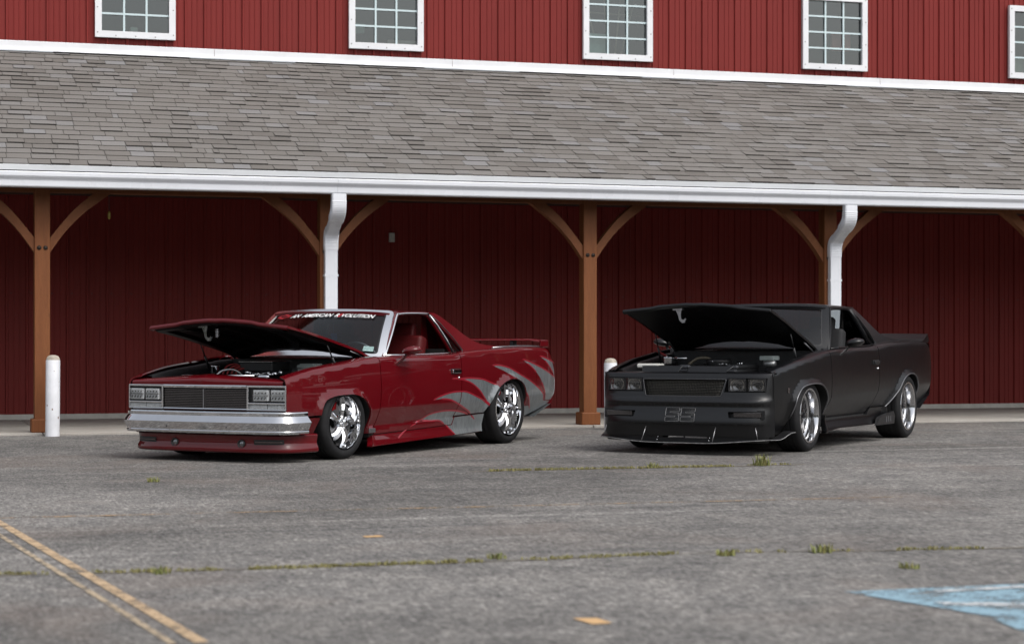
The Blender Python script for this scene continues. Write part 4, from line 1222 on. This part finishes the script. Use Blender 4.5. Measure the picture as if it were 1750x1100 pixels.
        for k in range(7): m.lathe([(0, .01), (.006, .008), (.006, -.01)], 6, 'z', (-.1, .21+.02*(k % 4), .80+.02*(k//4)))
        m.build('bright_fittings', M_POLISH, eng)
        for s in (-1, 1):
            a, b = (-.478, -.074) if s < 0 else (.005, .43)
            m = CB(); pl = [(a, 0), (b, 0), (b-.05, .085), (a+.02+(.0 if s < 0 else -.04), .085)]
            m.grid([[(-.66, a, .800), (-.66, b, .800)], [(-.74, a-(.0 if s > 0 else -.0), .797), (-.74, b, .797)], [(-.775, a+(.02 if s < 0 else -.03), .742), (-.775, b-(.03 if s < 0 else .068), .742)]], False)
            m.build('radiator_cover', M_BLK, car)
            m = CB(); e_ = [(-.742, a, .799), (-.777, a+(.02 if s < 0 else -.03), .741), (-.777, b-(.03 if s < 0 else .068), .741), (-.742, b, .799)]
            m.tube(e_, .003, 5); m.build('radiator_cover_edge', mat('worn_edge_grey', (.05, .05, .053), .4), car)
        m = CB(); m.tube([(.12, -.72, .93), (.16, -.64, .88), (.2, -.60, .86)], .012, 7); m.build('hinge_spring', M_HOSE, eng)
    # ---------------- wheels
    if red:
        wheel(car, 'wheel', 0, .893, 1, .321, .2365, .235, 'red', R(-2)); wheel(car, 'wheel', 0, .893, -1, .321, .2365, .235, 'red', R(-2))
        wheel(car, 'wheel', 2.974, .886, 1, .346, .2665, .27, 'red'); wheel(car, 'wheel', 2.974, .886, -1, .346, .2665, .27, 'red')
    else:
        wheel(car, 'wheel', 0, .885, 1, .334, .2525, .25, 'black'); wheel(car, 'wheel', 0, .885, -1, .334, .2525, .25, 'black')
        wheel(car, 'wheel', 2.974, .905, 1, .334, .2530, .28, 'black'); wheel(car, 'wheel', 2.974, .905, -1, .334, .2530, .28, 'black')
    return car, S
def place(x, y, yaw_b):
    """car origin (front axle centre on the ground) in lot coordinates from the survey in camera axes"""
    c, s = math.cos(CAM_YAW), math.sin(CAM_YAW)
    return (CAM_POS.x + c*x + s*y, CAM_POS.y - s*x + c*y, 0), -(yaw_b+CAM_YAW)-math.pi/2

# ================================================================== RED CAR
loc, rz = place(-2.2354, 17.7508, .5001)
RC, RS = make_car(True, loc, rz, 'maroon coupe pickup with grey flame graphics, chrome front bumper and hood raised')
def fx(y): return -.800-.038*(1-min(1, abs(y)/.83))
class FB(CB):
    """front-end pieces: x measured from the nose plane, which is a shallow V in plan"""
    def build(s, name, mats, parent=None, recalc=True, autosm=None):
        s.v = [(x+fx(y), y, z) for x, y, z in s.v]
        return CB.build(s, name, mats, parent, recalc, autosm)
m = CB(); rows = []
for k in range(-20, 21):
    y = k/20*.800; q = 1-abs(k)/20
    rows.append([(-.630-.045*q, y, .668+.045*q), (-.655-.045*q, y, .690+.046*q), (-.672-.045*q, y, .700+.046*q), (-.735-.040*q, y, .697+.036*q), (fx(y)+.016, y, .690+.026*q), (fx(y)+.002, y, .683+.022*q), (fx(y)-.003, y, .672+.02*q), (fx(y), y, .650)])
m.grid(rows); m.build('header_panel', M_RED, RC)
g = bpy.data.objects.new('grille', None); COL.objects.link(g); g.parent = RC
FB().box(.035, .045, -.445, .445, .45, .64).build('backing', M_UNDER, g)
bar = None
for k in range(11):
    z = .467+k*.0144
    m = FB()
    for a, b in ((-.436, -.002), (.002, .436)): m.box(.004, .022, a, b, z-.0034, z+.0034)
    m.build('bar', mat('billet_bar', (.20, .185, .185), .3, .9, var=.1), g)
FB().box(-.002, .024, -.004, .004, .458, .620).build('centre_bar', M_STEEL, g)
m = FB()
for a, b in ((-.44, 0), (0, .44)): m.grid([[(-.006, a, .654), (-.006, b, .654)], [(-.012, a, .645), (-.012, b, .645)], [(-.004, a, .628), (-.004, b, .628)], [(.03, a, .618), (.03, b, .618)]], False)
m.build('top_trim', M_CHROME, g)
m = FB(); 
for a, b in ((-.44, 0), (0, .44)): m.grid([[(.03, a, .462), (.03, b, .462)], [(-.004, a, .456), (-.004, b, .456)], [(-.008, a, .448), (-.008, b, .448)], [(.02, a, .440), (.02, b, .440)]], False)
m.build('bottom_trim', M_CHROME, g)
FB().box(.05, .06, -.81, .81, .36, .66).build('nose_panel', M_UNDER, RC)
FB().box(.02, .05, -.80, .80, .395, .442).build('lower_nose_panel', M_RED, RC)
for s in (1, -1):
    bz = bpy.data.objects.new('headlight_bezel', None); COL.objects.link(bz); bz.parent = RC
    def yb(a, b): return (min(s*a, s*b), max(s*a, s*b))
    m = FB()
    m.bbox(-.010, .040, *yb(.443, .834), .636, .653, .004); m.bbox(-.010, .040, *yb(.443, .834), .443, .456, .004)
    m.bbox(-.009, .040, *yb(.443, .462), .450, .640, .004); m.bbox(-.009, .040, *yb(.824, .836), .450, .640, .003); m.bbox(-.009, .040, *yb(.458, .828), .495, .508, .003)
    m.build('frame', M_CHROME, bz)
    FB().box(.032, .038, *yb(.46, .826), .50, .64).build('backing', M_TRIMBLK, bz)
    for a, b in ((.464, .643), (.648, .824)):
        m = FB(); n = 14; y0, y1 = yb(a, b); pr = []
        for i in range(n*2+1): pr.append((y0+(y1-y0)*i/(n*2), .008 if i % 2 else .004))
        m.grid([[(x, y, .457) for y, x in pr], [(x, y, .494) for y, x in pr]], False); m.build('turn_signal', M_LENS, bz)
    for a, b in ((.502, .652), (.678, .822)):
        hl = bpy.data.objects.new('headlight', None); COL.objects.link(hl); hl.parent = RC
        y0, y1 = yb(a, b); w_ = y1-y0
        FB().bbox(.006, .034, y0, y1, .522, .616, .004).build('housing', M_REFL, hl)
        m = FB()
        for r_ in range(2):
            for i in range(4):
                cy_ = y0+w_*(i+.6)/4.4; cz_ = .548+r_*.042
                if r_: m.lathe([(0, .001), (.0055, .002), (.006, .010)], 10, 'x', (.000, cy_, cz_))
                else:
                    m.prism([(cy_-.010, cz_-.012), (cy_-.005, cz_-.012), (cy_+.004, cz_+.008), (cy_-.001, cz_+.008)], .000, .008, 'x')
        m.build('led_elements', mat('led_dark_cup', (.035, .036, .04), .15, .4), hl)
        m = FB()
        pass
        m.box(-.004, .008, y0, y1, .568, .573); m.build('reflector_fins', M_CHROME, hl)
        m = FB(); m.ngon([(-.007, y0, .520), (-.007, y1, .520), (-.007, y1, .618), (-.007, y0, .618)]); m.build('lens', M_LAMPGLASS, hl)
# chrome bumper
bp = [(-.060, .434), (-.006, .432), (.002, .429), (.006, .421), (.004, .394), (.008, .386), (.038, .349), (.042, .342), (.040, .335), (.014, .278), (.014, .272), (.018, .266), (.016, .252), (.008, .245), (-.06, .240)]
half = [(-.900, 0), (-.896, .20), (-.886, .42), (-.870, .62), (-.856, .72), (-.836, .79), (-.800, .845), (-.735, .874), (-.65, .884), (-.565, .886)]
hs = [tuple(p) for p in spline(half, 5)]
path = [(x, -y) for x, y in hs[::-1]][:-1] + hs
m = CB(); rws = sweep_path(path, bp)
m.grid(rws, True); b = len(m.v)
m.ngon(rws[0]); m.ngon(rws[-1][::-1])
m.build('front_bumper', M_CHROME, RC, True, 22)
CB().box(-.86, -.70, -.70, .70, .26, .40).build('bumper_bracket', M_UNDER, RC)
m = CB()
for y in (-.335, .005, .30): m.lathe([(0, -.004), (.006, -.003), (.007, 0)], 8, 'x', (-.918, y, .30))
m.build('bumper_bolts', M_TRIMBLK, RC)
# air dam with fog lamps and slots
dp = [(-.04, .243), (.0, .240), (.010, .228), (.004, .200), (.000, .175), (.004, .150), (.016, .128), (.020, .104), (.016, .090), (.004, .084), (-.04, .086)]
half = [(-.842, 0), (-.838, .2), (-.828, .42), (-.800, .62), (-.768, .72), (-.715, .790), (-.63, .835), (-.52, .862), (-.41, .875)]
hs = [tuple(p) for p in spline(half, 5)]
path2 = [(x, -y) for x, y in hs[::-1]][:-1] + hs
m = CB(); m.grid(sweep_path(path2, dp)); m.build('air_dam', M_RED, RC, True, 50)
def dam_x(y):
    y = abs(y)
    for a, b in zip(hs[:-1], hs[1:]):
        if a[1] <= y <= b[1]: return a[0]+(b[0]-a[0])*(y-a[1])/(b[1]-a[1])
    return -.5
for y in (-.30, .40):
    fl = bpy.data.objects.new('fog_lamp', None); COL.objects.link(fl); fl.parent = RC
    CB().lathe([(.036, .02), (.036, -.014), (.030, -.016), (.026, -.006)], 24, 'x', (dam_x(y)-.002, y, .160)).build('rim', M_TRIMBLK, fl)
    CB().lathe([(0, -.012), (.014, -.010), (.027, -.002)], 20, 'x', (dam_x(y)-.004, y, .160)).build('lens', mat('fog_lens', (.16, .165, .17), .12, .6, coat=1), fl)
for s in (1, -1):
    m = CB(); n = 10; rr = []
    for i in range(n+1):
        y = s*(.52+.25*i/n); x = dam_x(y)
        rr.append([(x-.0065, y, .198), (x-.0045, y, .155)])
    m.grid(rr); m.build('air_slot', M_TRIMBLK, RC)
    m = CB(); m.tube([(dam_x(s*(.53+.23*i/8))-.008, s*(.53+.23*i/8), .176) for i in range(9)], .006, 6); m.build('air_slot_vane', mat('slot_vane', (.10, .075, .07), .4), RC)
m = CB(); m.bbox(.385, .485, .885, .897, .212, .252, .003); m.build('rocker_badge', M_STEEL, RC)
# wing over the tailgate
wp = [(3.820, 1.030), (3.838, 1.043), (3.90, 1.050), (3.985, 1.046), (3.995, 1.036), (3.98, 1.026), (3.90, 1.026)]
m = CB(); rows = []
for k in range(-12, 13):
    y = k/12*.805; d = .0 if abs(k) < 11 else (.012 if abs(k) == 11 else .03)
    rows.append([(x+.02*(abs(k)/12)**2*-1, y, z-d*.6) for x, z in wp])
m.grid(rows, True, closed_v=True); m.ngon(rows[0]); m.ngon(rows[-1][::-1]); wing = m.build('rear_wing', M_RED, RC, True, 45)
for s in (1, -1):
    CB().bbox(3.80, 3.975, min(s*.792, s*.812), max(s*.792, s*.812), .962, 1.035, .006).build('wing_end', M_RED, RC)
    CB().bbox(3.84, 3.93, min(s*.42, s*.46), max(s*.42, s*.46), .945, 1.032, .008).build('wing_post', M_TRIMBLK, RC)
CB().tube([(x, RS.side(x, RS.belt(x)+.05)[1], RS.belt(x)+.010) for x in (2.75, 3.0, 3.3, 3.6, 3.86)], .009, 6).build('bed_rail_trim', M_STEEL, RC)
# windshield banner
def text_mesh(body, shear=.35, bold=.012):
    cu = bpy.data.curves.new('banner_text', 'FONT'); cu.body = body; cu.shear = shear; cu.offset = bold; cu.resolution_u = 2; cu.size = 1; cu.space_character = .96
    o = bpy.data.objects.new('tmp', cu); COL.objects.link(o)
    bpy.context.view_layer.update()
    me = o.to_mesh(); vs_ = [v.co.copy() for v in me.vertices]; fs = [tuple(p.vertices) for p in me.polygons]; o.to_mesh_clear()
    bpy.data.objects.remove(o); bpy.data.curves.remove(cu)
    return vs_, fs
pieces = []; cur = 0.0
for body, red_ in (('AN', 0), (' ', 0), ('AMERICAN', 0), (' ', 0), ('R', 0), ('E', 1), ('VOLUTION', 0)):
    if body == ' ': cur += .34; continue
    v, f = text_mesh(body); x0 = min(p.x for p in v); x1 = max(p.x for p in v); 
    pieces.append((cur-x0, v, f, red_)); cur += x1-x0 - (.10 if body in 'RE' else 0) + .02
TW = cur
def banner(u, w):   # u 0..1 across, w 0..1 up the letters
    s_ = -.60+1.40*u; t_ = .835+.085*w + .006*math.sin(math.pi*u)
    return tuple(Vector(RS.ws(s_, t_))+Vector((-.6, 0, .8))*.010)
for red_ in (0, 1):
    m = CB()
    for off, v, f, r_ in pieces:
        if r_ != red_: continue
        b = len(m.v); m.v += [banner((p.x+off)/TW, p.y/.70) for p in v]
        for q in f: m.face([b+i for i in q])
    m.build('banner_lettering', mat('banner_white', (.82, .82, .82), .5, var=.03) if not red_ else mat('banner_red', (.50, .02, .03), .5, var=.05), RC)
bt = [(0, .28), (.10, .74), (.36, .74), (.40, 1.0), (.70, 1.0), (.66, .74), (1, .74), (.88, .28), (.62, .28), (.58, .0), (.28, .0), (.32, .28)]
bc = (sum(p[0] for p in bt)/12, sum(p[1] for p in bt)/12)
m = CB()
def bw(p): return tuple(Vector(RS.ws(-.885+.25*p[0]+.03*p[1], .83+.10*p[1]))+Vector((-.6, 0, .8))*.010)
inn = [(bc[0]+(p[0]-bc[0])*.80, bc[1]+(p[1]-bc[1])*.62) for p in bt]
m.grid([[bw(p) for p in bt+bt[:1]], [bw(p) for p in inn+inn[:1]]], False); m.build('banner_emblem', mat('banner_red', (.50, .02, .03), .5, var=.05), RC)
m = CB(); m.grid([[tuple(Vector(RS.ws(s_, t_))+Vector((-.6, 0, .8))*.0095) for s_ in (.79, .85, .91)] for t_ in (.10, .15, .20)]); m.build('windshield_sticker', mat('pale_sticker', (.22, .33, .32), .6, var=.35, vscale=60), RC)
m = CB(); m.prism([(-.035, 1.085), (-.02, 1.10), (.02, 1.095), (.035, 1.10), (.045, 1.055), (.035, 1.02), (-.01, 1.02), (-.02, 1.06)], 1.150, 1.154, 'x'); m.tube([(1.152, 0, 1.10), (1.16, .0, 1.20)], .0015, 4); m.build('hanging_air_freshener', mat('blue_card', (.04, .10, .30), .7), RC)

# ================================================================== BLACK CAR
loc, rz = place(1.9848, 18.9137, .4956)
BC, BS = make_car(False, loc, rz, 'satin black coupe pickup with smooth nose, chin splitter and hood raised')
_px = curve((0, -.955), (.10, -.968), (.12, -.984), (.20, -.968), (.28, -.938), (.305, -.964), (.322, -.962), (.38, -.910), (.45, -.892), (.53, -.870), (.575, -.851), (.60, -.826), (.70, -.73))
_pz = curve((0, .165), (.10, .265), (.12, .284), (.20, .36), (.28, .44), (.305, .468), (.322, .482), (.38, .53), (.45, .60), (.53, .68), (.575, .722), (.60, .738), (.70, .752))
def nose(y, p):
    k = abs(y)/.842; x0 = _px(p)
    g_ = .20*k*k+.80*k**10
    return (x0+(-.785-x0)*g_*(1 if p < .58 else 1), y, _pz(p)-.012*sstep(.57, .66, p)*k*k)
def zp(z):
    a, b = 0, .6
    for _ in range(30):
        m_ = (a+b)/2
        if _pz(m_) < z: a = m_
        else: b = m_
    return a
hl_hole = [(.42, zp(.692)), (.788, zp(.694)), (.778, zp(.566)), (.398, zp(.566))]
gr_hole = rounded([(-.412, zp(.680)), (.412, zp(.680)), (.368, zp(.527)), (-.368, zp(.527))], .02)
fg_hole = rounded([(.455, zp(.392)), (.775, zp(.396)), (.765, zp(.340)), (.47, zp(.336))], .01)
negp = lambda h: [(-a, b) for a, b in h]
CR2 = [[(-.84, .305), (.84, .305)], [(-.84, .322), (.84, .322)], [(-.84, .10), (.84, .10)], [(-.84, .12), (.84, .12)], [(-.84, .28), (.84, .28)]]
patch('front_fascia', nose, [(-.842, 0), (.842, 0), (.842, .70), (-.842, .70)], M_BLK, BC, (-1, 0, .1), holes=[hl_hole, negp(hl_hole), gr_hole, fg_hole, negp(fg_hole)], step=.022, su=.035, lines=CR2, flange=.035)
for s in (1, -1):
    CB().box(-.80, -.785, min(s*.39, s*.79), max(s*.39, s*.79), .55, .71).build('headlight_bucket', M_TRIMBLK, BC)
    for a, b in ((.430, .590), (.612, .772)):
        hl = bpy.data.objects.new('headlight', None); COL.objects.link(hl); hl.parent = BC
        y0, y1 = min(s*a, s*b), max(s*a, s*b); yc = (y0+y1)/2; xf = nose(yc, .48)[0]+.018
        m = CB(); n = 12; rows = []
        for i in range(n+1):
            rows.append([(xf+.045-.05*((i/n-.5)**2+(j/8-.5)**2), y0+(y1-y0)*i/n, .578+.104*j/8) for j in range(9)])
        m.grid(rows); m.build('reflector', mat('smoked_reflector', (.42, .42, .42), .25, 1.0, var=.3, vscale=50), hl)
        m = CB()
        for q in (-1, 1):
            m.tube([(xf+.015, yc+q*(.030+.030*math.cos(a_)), .63+.042*math.sin(a_)) for a_ in [R(-70+140*i/8) for i in range(9)]], .0035, 6)
        m.build('halo_ring', mat('halo_tube', (.85, .78, .66), .35), hl)
        m = CB(); m.lathe([(0, -.020), (.016, -.014), (.022, .0), (.024, .03)], 18, 'x', (xf+.020, yc, .622)); m.bbox(xf+.012, xf+.03, y0+.012, y1-.012, .628, .640, .003); m.build('projector', mat('dark_projector', (.05, .05, .055), .12, .6), hl)
        m = CB(); m.bbox(xf-.004, xf+.03, y0-.006, y0+.002, .572, .688, .002); m.bbox(xf-.004, xf+.03, y1-.002, y1+.006, .572, .688, .002); m.bbox(xf-.004, xf+.03, y0, y1, .572, .579, .002); m.bbox(xf-.004, xf+.03, y0, y1, .681, .688, .002); m.build('surround', M_TRIMBLK, hl)
        m = CB(); m.grid([[(xf-.001, y0, z), (xf-.006, yc, z), (xf-.001, y1, z)] for z in (.578, .63, .682)]); m.build('lens', M_SMOKE, hl)
g = bpy.data.objects.new('grille', None); COL.objects.link(g); g.parent = BC
CB().box(-.80, -.79, -.43, .43, .51, .70).build('backing', M_UNDER, g)
M_WIRE = mat('grille_wire', (.055, .053, .046), .5, .5, var=.2)
def ghalf(z): return .368+(.412-.368)*(z-.527)/(.153)-.008
m = CB()
for k in range(11):
    z = .534+k*.0142; h_ = ghalf(z); rows = []
    m.tube([(nose(y, zp(z))[0]+.012, y, z) for y in [h_*i/6 for i in range(-6, 7)]], .0022, 4)
for k in range(-26, 27):
    y = k*.0155
    z0 = .530 if abs(y) < .36 else .530+(abs(y)-.36)/.044*.15
    if z0 < .67: m.tube([(nose(y, zp(z))[0]+.014, y, z) for z in (z0, (z0+.678)/2, .678)], .0016, 4)
m.build('mesh', M_WIRE, g)
m = CB(); m.tube([Vector(nose(*p))+Vector((-.001, 0, 0)) for p in gr_hole], .0035, 6, closed=True); m.build('surround', mat('worn_edge_grey', (.05, .05, .053), .4), g)
for s in (1, -1):
    CB().box(-.90, -.885, min(s*.44, s*.79), max(s*.44, s*.79), .325, .405).build('lamp_recess', M_TRIMBLK, BC)
    m = CB(); m.bbox(-.925, -.90, min(s*.50, s*.76), max(s*.50, s*.76), .343, .388, .004); m.build('turn_signal', mat('smoked_lens', (.03, .026, .026), .2, coat=1), BC)
# outlined emblem of two block letters
S1 = [(.03, .98), (.97, .98), (.98, .70), (.32, .70), (.32, .63), (.97, .62), (.98, .04), (.95, .02), (.05, .02), (.02, .05), (.02, .32), (.70, .32), (.70, .39), (.03, .40), (.02, .95)]
lines = [[(.08, y), (.94, y)] for y in (.92, .86, .80, .74)] + [[(.08, y), (.94, y)] for y in (.57, .51, .45)] + [[(.08, y), (.94, y)] for y in (.24, .16, .09)]
for y0 in (-.148, .004):
    def em(p): return tuple(Vector(nose(y0+p[0]*.142, zp(.297+p[1]*.127)))+Vector((-.004, 0, 0)))
    m = CB(); m.tube([em(p) for p in rounded(S1, .06, 2)], .0023, 5, closed=True); m.build('emblem_outline', mat('emblem_silver', (.24, .24, .24), .4, .7), BC)
    m = CB()
    for ln in lines: m.tube([em(p) for p in ln], .0011, 4)
    m.build('emblem_stripes', mat('emblem_dim', (.10, .10, .10), .4, .6), BC)
# chin and splitter
def chin(y, v): return (nose(y, 0)[0]+.02+.02*(.17-v)*4, y, v)
patch('chin', chin, [(-.80, .115), (.80, .115), (.80, .175), (-.80, .175)], M_TRIMBLK, BC, (-1, 0, 0), holes=[[(-.19, .195-.045), (.02, .155), (.02, .172-.003), (-.19, .172)], [(.035, .150), (.25, .148), (.25, .160), (.035, .168)]], step=.04, flange=.0)
half = [(-1.040, 0), (-1.035, .20), (-1.020, .42), (-.990, .60), (-.935, .74), (-.86, .835), (-.78, .885), (-.66, .905), (-.55, .912), (-.45, .915)]
hs = [tuple(p) for p in spline(half, 4)]
path3 = [(x, -y) for x, y in hs[::-1]][:-1] + hs
def spz(x, y): return .104+.034*sstep(.25, .88, abs(y))+.055*sstep(-.80, -.52, x)
m = CB(); top_ = [(x, y, spz(x, y)+.009) for x, y in path3]; bot = [(x, y, spz(x, y)) for x, y in path3]
inn_t = [(max(x+.12, -.90), y*.86, spz(x, y)+.010) for x, y in path3]; inn_b = [(max(x+.12, -.90), y*.86, spz(x, y)) for x, y in path3]
m.grid([bot, top_, inn_t, inn_b], False, closed_u=True); m.build('splitter', M_TRIMBLK, BC)
m = CB(); m.tube([(x-.002 if abs(y) < .86 else x, y+(.002 if y > .86 else 0), spz(x, y)+.004) for x, y in path3], .0034, 5); m.build('splitter_edge', mat('pale_grey_edge', (.20, .20, .20), .5, var=.5, vscale=25), BC)  # thin tube along the rim, paler and mottled against the black plate
for y in (-.80, -.36, .325, .72):
    a = Vector(nose(y*.985 if abs(y) > .5 else y+.02, .085))+Vector((-.004, 0, 0)); yy = y*1.02
    xs_ = min(path3, key=lambda p: abs(p[1]-yy))[0]+.012
    CB().tube([a, (xs_, yy, spz(xs_, yy)+.006)], .0036, 6).build('splitter_rod', M_STEEL, BC)
m = CB()
for y in (-.24, .27):
    for dzz in (0, .025): m.lathe([(0, -.004), (.006, -.003), (.007, .004)], 8, 'x', (-.944, y+dzz*.3, .128+dzz))
m.build('chin_bolts', M_POLISH, BC)
# ducktail, rear spat, markers
sp_ = [(3.80, 1.022), (3.90, 1.050), (4.012, 1.104), (4.026, 1.106), (4.072, 1.036), (4.05, 1.015), (3.95, .985)]
m = CB(); rows = [[(x-.03*(abs(k)/10)**3, k/10*.815, z-.006*(abs(k)/10)**2) for x, z in sp_] for k in range(-10, 11)]
m.grid(rows, False, closed_v=True); m.ngon(rows[0]); m.ngon(rows[-1][::-1]); m.build('ducktail_spoiler', M_BLK, BC)
for s in (1, -1):
    pl = [(1.875, .172), (1.93, .245), (2.05, .268), (2.42, .300), (2.47, .250), (2.44, .172)]
    m = CB(); m.prism([(x, z) for x, z in pl], min(s*.895, s*.925), max(s*.895, s*.925), 'y'); sp2 = m.build('rear_spat', M_TRIMBLK, BC)
    m = CB()
    for k in range(3): m.bbox(2.16+.07*k, 2.185+.07*k, min(s*.924, s*.930), max(s*.924, s*.930), .195, .255, .004)
    m.build('spat_louvre', mat('louvre_grey', (.09, .09, .095), .4), BC)
    yq = BS.side(-.52, .575)[1]; m = CB(); m.bbox(-.55, -.50, min(s*yq, s*(yq+.004)), max(s*yq, s*(yq+.004)), .555, .60, .0015); m.build('side_marker', mat('smoked_lens', (.03, .026, .026), .2, coat=1), BC)
# ================================================================== SMALL THINGS
def bollard(loc, h, label, tilt=0.0):
    b = thing('bollard', label, 'bollard', loc, 0, 'white bollards in front of the porch')
    r = .076
    MB().lathe([(r, -.02), (r, h-.03), (r-.004, h-.02)], 28, 'z').build('post', mat('chipped_white_paint', (.70, .71, .74), .5, var=.10, vscale=7, rvar=.1), b, True, 40)
    MB().lathe([(r-.003, h-.022), (r-.006, h-.005), (r*.75, h+.018), (r*.4, h+.030), (0, h+.033)], 24, 'z').build('cap', mat('concrete_cap', (.40, .36, .30), .9, var=.3, vscale=25), b)
    m = MB(); rn = random.Random(int(h*1000))
    for k in range(7):
        a = rn.uniform(math.pi, 2*math.pi); z = rn.uniform(.05, h-.1); d = rn.uniform(.004, .012)
        m.grid([[((r+.001)*math.cos(a+da), (r+.001)*math.sin(a+da), z+dzz) for da in (-d*8, 0, d*8)] for dzz in (-d, d)], True)
    m.build('paint_chips', mat('chip_rust', (.20, .13, .09), .8), b)
    b.rotation_euler = (0, tilt, 0)
    return b
bollard((-5.243, -.20, 0), 0.84, 'white bollard beside the timber post left of the maroon car', R(.4))
bollard((1.02, -.55, 0), .79, 'white bollard half hidden behind the black car\'s nose', R(-.3))
M_GRASS = None
def grass_mat(name, a, b):
    t = NT(name); oi = t.n('NewGeometry')
    t.l(t.ramp(oi.outputs['Random Per Island'], (0, a), (.6, b), (1, (.22, .19, .07))), t.b.inputs['Base Color'])
    t.b.inputs['Roughness'].default_value = .7; t.b.inputs['Specular IOR Level'].default_value = .2
    return t.m
MG1 = grass_mat('weed_green', (.13, .155, .045), (.22, .23, .085))
MG2 = grass_mat('dry_crack_grass', (.19, .19, .075), (.27, .245, .115))
def blades(m, x, y, r, n, h, rn, wd=.004):
    for k in range(n):
        a = rn.uniform(0, 2*math.pi); q = r*math.sqrt(rn.random()); px, py = x+q*math.cos(a), y+q*math.sin(a)
        b = rn.uniform(0, 2*math.pi); hh = h*rn.uniform(.45, 1.1); ln = hh*rn.uniform(.25, .8); w = wd*rn.uniform(.7, 1.4)
        dx, dy = math.cos(b), math.sin(b); nx, ny = -dy*w, dx*w
        p0 = (px-nx, py-ny, 0); p1 = (px+nx, py+ny, 0); m1 = (px+dx*ln*.4-nx*.8, py+dy*ln*.4-ny*.8, hh*.65); m2 = (px+dx*ln*.4+nx*.8, py+dy*ln*.4+ny*.8, hh*.65); t_ = (px+dx*ln, py+dy*ln, hh)
        i = len(m.v); m.v += [p0, p1, m2, m1, t_]; m.face((i, i+1, i+2, i+3)); m.face((i+3, i+2, i+4))
rn = random.Random(3)
for x, y, r, n, h, lab in (
        (-.061, -7.02, .07, 70, .10, 'tall grass tuft growing ahead of the black car\'s front tyre'),
        (-1.03, -7.03, .05, 50, .050, 'low grass clump at the middle of the crack nearest the cars'),
        (-5.81, -13.12, .05, 40, .032, 'green grass clump in the front crack beside the yellow lines'),
        (-5.10, -7.40, .045, 40, .040, 'small lone weed in front of the maroon car\'s bumper'),
        (-2.60, -13.22, .06, 60, .045, 'leafy green weed in the front crack on the right'),
        (-2.52, -13.95, .05, 45, .030, 'yellowing weed behind the blue painted patch'),
        (-2.25, -14.63, .04, 40, .030, 'dark green weed at the far edge of the blue paint'),
        (-2.17, -14.86, .05, 60, .035, 'flat green weed growing on the blue paint'),
        (-3.10, -13.20, .045, 60, .035, 'low green weed in the front crack below the black car'),
        (-4.20, -13.0, .05, 40, .030, 'thin yellow-green weed just behind the front crack')):
    m = MB(); blades(m, 0, 0, r, n, h, rn)
    o = m.build('weed_tuft', MG1, None, False); o.location = (x, y, .002)
    tag(o, lab, 'weed', 'weeds growing through the asphalt')
def crack_grass(segs, lab, h):
    m = MB()
    for (xa, ya), (xb, yb), n in segs:
        for k in range(n):
            t_ = rn.random(); x = xa+(xb-xa)*t_; y = ya+(yb-ya)*t_+rn.gauss(0, .02)
            blades(m, x, y, .02, 5, h, rn, .003)
    o = m.build('crack_grass', MG2, None, False); o.location.z = .002
    tag(o, lab, 'grass', None, 'stuff')
crack_grass([((-2.42, -7.02), (-1.2, -7.04), 160), ((-1.2, -7.04), (-.35, -7.06), 110), ((-.2, -7.0), (.25, -6.98), 16)], 'thin dry grass along the crack nearest the cars', .022)
crack_grass([((-6.6, -12.92), (-6.3, -12.98), 30), ((-6.1, -13.0), (-5.5, -13.07), 60), ((-5.4, -13.08), (-4.3, -13.1), 190), ((-4.1, -13.1), (-3.3, -13.06), 90), ((-3.0, -13.1), (-2.75, -13.15), 12), ((-2.5, -13.2), (-2.4, -13.22), 6), ((-2.2, -13.23), (-1.75, -13.3), 50)], 'thin dry grass along the front crack', .016)
# fittings on the porch wall
o = MB().bbox(-.036, .036, -.05, 0, -.062, .062, .006); o = o.build('wall_box', mat('weathered_white_box', (.50, .50, .48), .6, var=.2, vscale=30), barn); o.location = (-.504, WALL_Y, 2.393)
t_ = thing('hanging_trap', 'small yellow insect trap hanging under the porch eave', 'trap', (-4.60, .20, 2.40))
MB().lathe([(.003, .05), (.010, .045), (.017, .02), (.016, -.01), (.010, -.035), (.003, -.04)], 14, 'z').build('bag', mat('yellow_trap', (.16, .12, .015), .5, var=.2), t_)
MB().tube([(0, 0, .045), (0, 0, .46)], .003, 5).build('string', M_TRIMBLK, t_)
# a wood far behind the camera, seen only mirrored in paint, chrome and glass
m = MB(); rn = random.Random(21)
for k in range(64):
    a = R(-110+250*(k+rn.uniform(-.4, .4))/64); d = rn.uniform(52, 66)
    cx, cy_ = -2+d*math.sin(a), -10-d*math.cos(a)
    if cy_ > 12 and cx < 34: continue
    hgt = rn.uniform(9.5, 13.5); wdt = rn.uniform(3.2, 5.0)
    m.tube([(cx, cy_, 0), (cx+rn.uniform(-.4, .4), cy_, hgt*.6)], [.35, .15], 6)
    for j in range(800):
        u = rn.uniform(-1, 1); ph = rn.uniform(0, 2*math.pi); q = math.sqrt(1-u*u)*rn.uniform(.55, 1)**.5
        z = hgt*.52+u*hgt*.46; r_ = wdt*q*(1.05-.25*u); x = cx+r_*math.cos(ph); y = cy_+r_*math.sin(ph); s = rn.uniform(.22, .55)
        e1 = Vector((rn.uniform(-1, 1), rn.uniform(-1, 1), rn.uniform(-1, 1))).normalized()*s; e2 = e1.cross(Vector((rn.uniform(-1, 1), rn.uniform(-1, 1), rn.uniform(-1, 1)))).normalized()*s
        p = Vector((x, y, max(.4, z))); m.ngon([p-e1, p-e2*.7, p+e1, p+e2*.7])
o = m.build('tree_line', mat('far_foliage', (.035, .050, .018), .8, var=.4, vscale=.4), None, False)
tag(o, 'row of dark green trees across the lot facing the barn', 'trees', None, 'stuff')
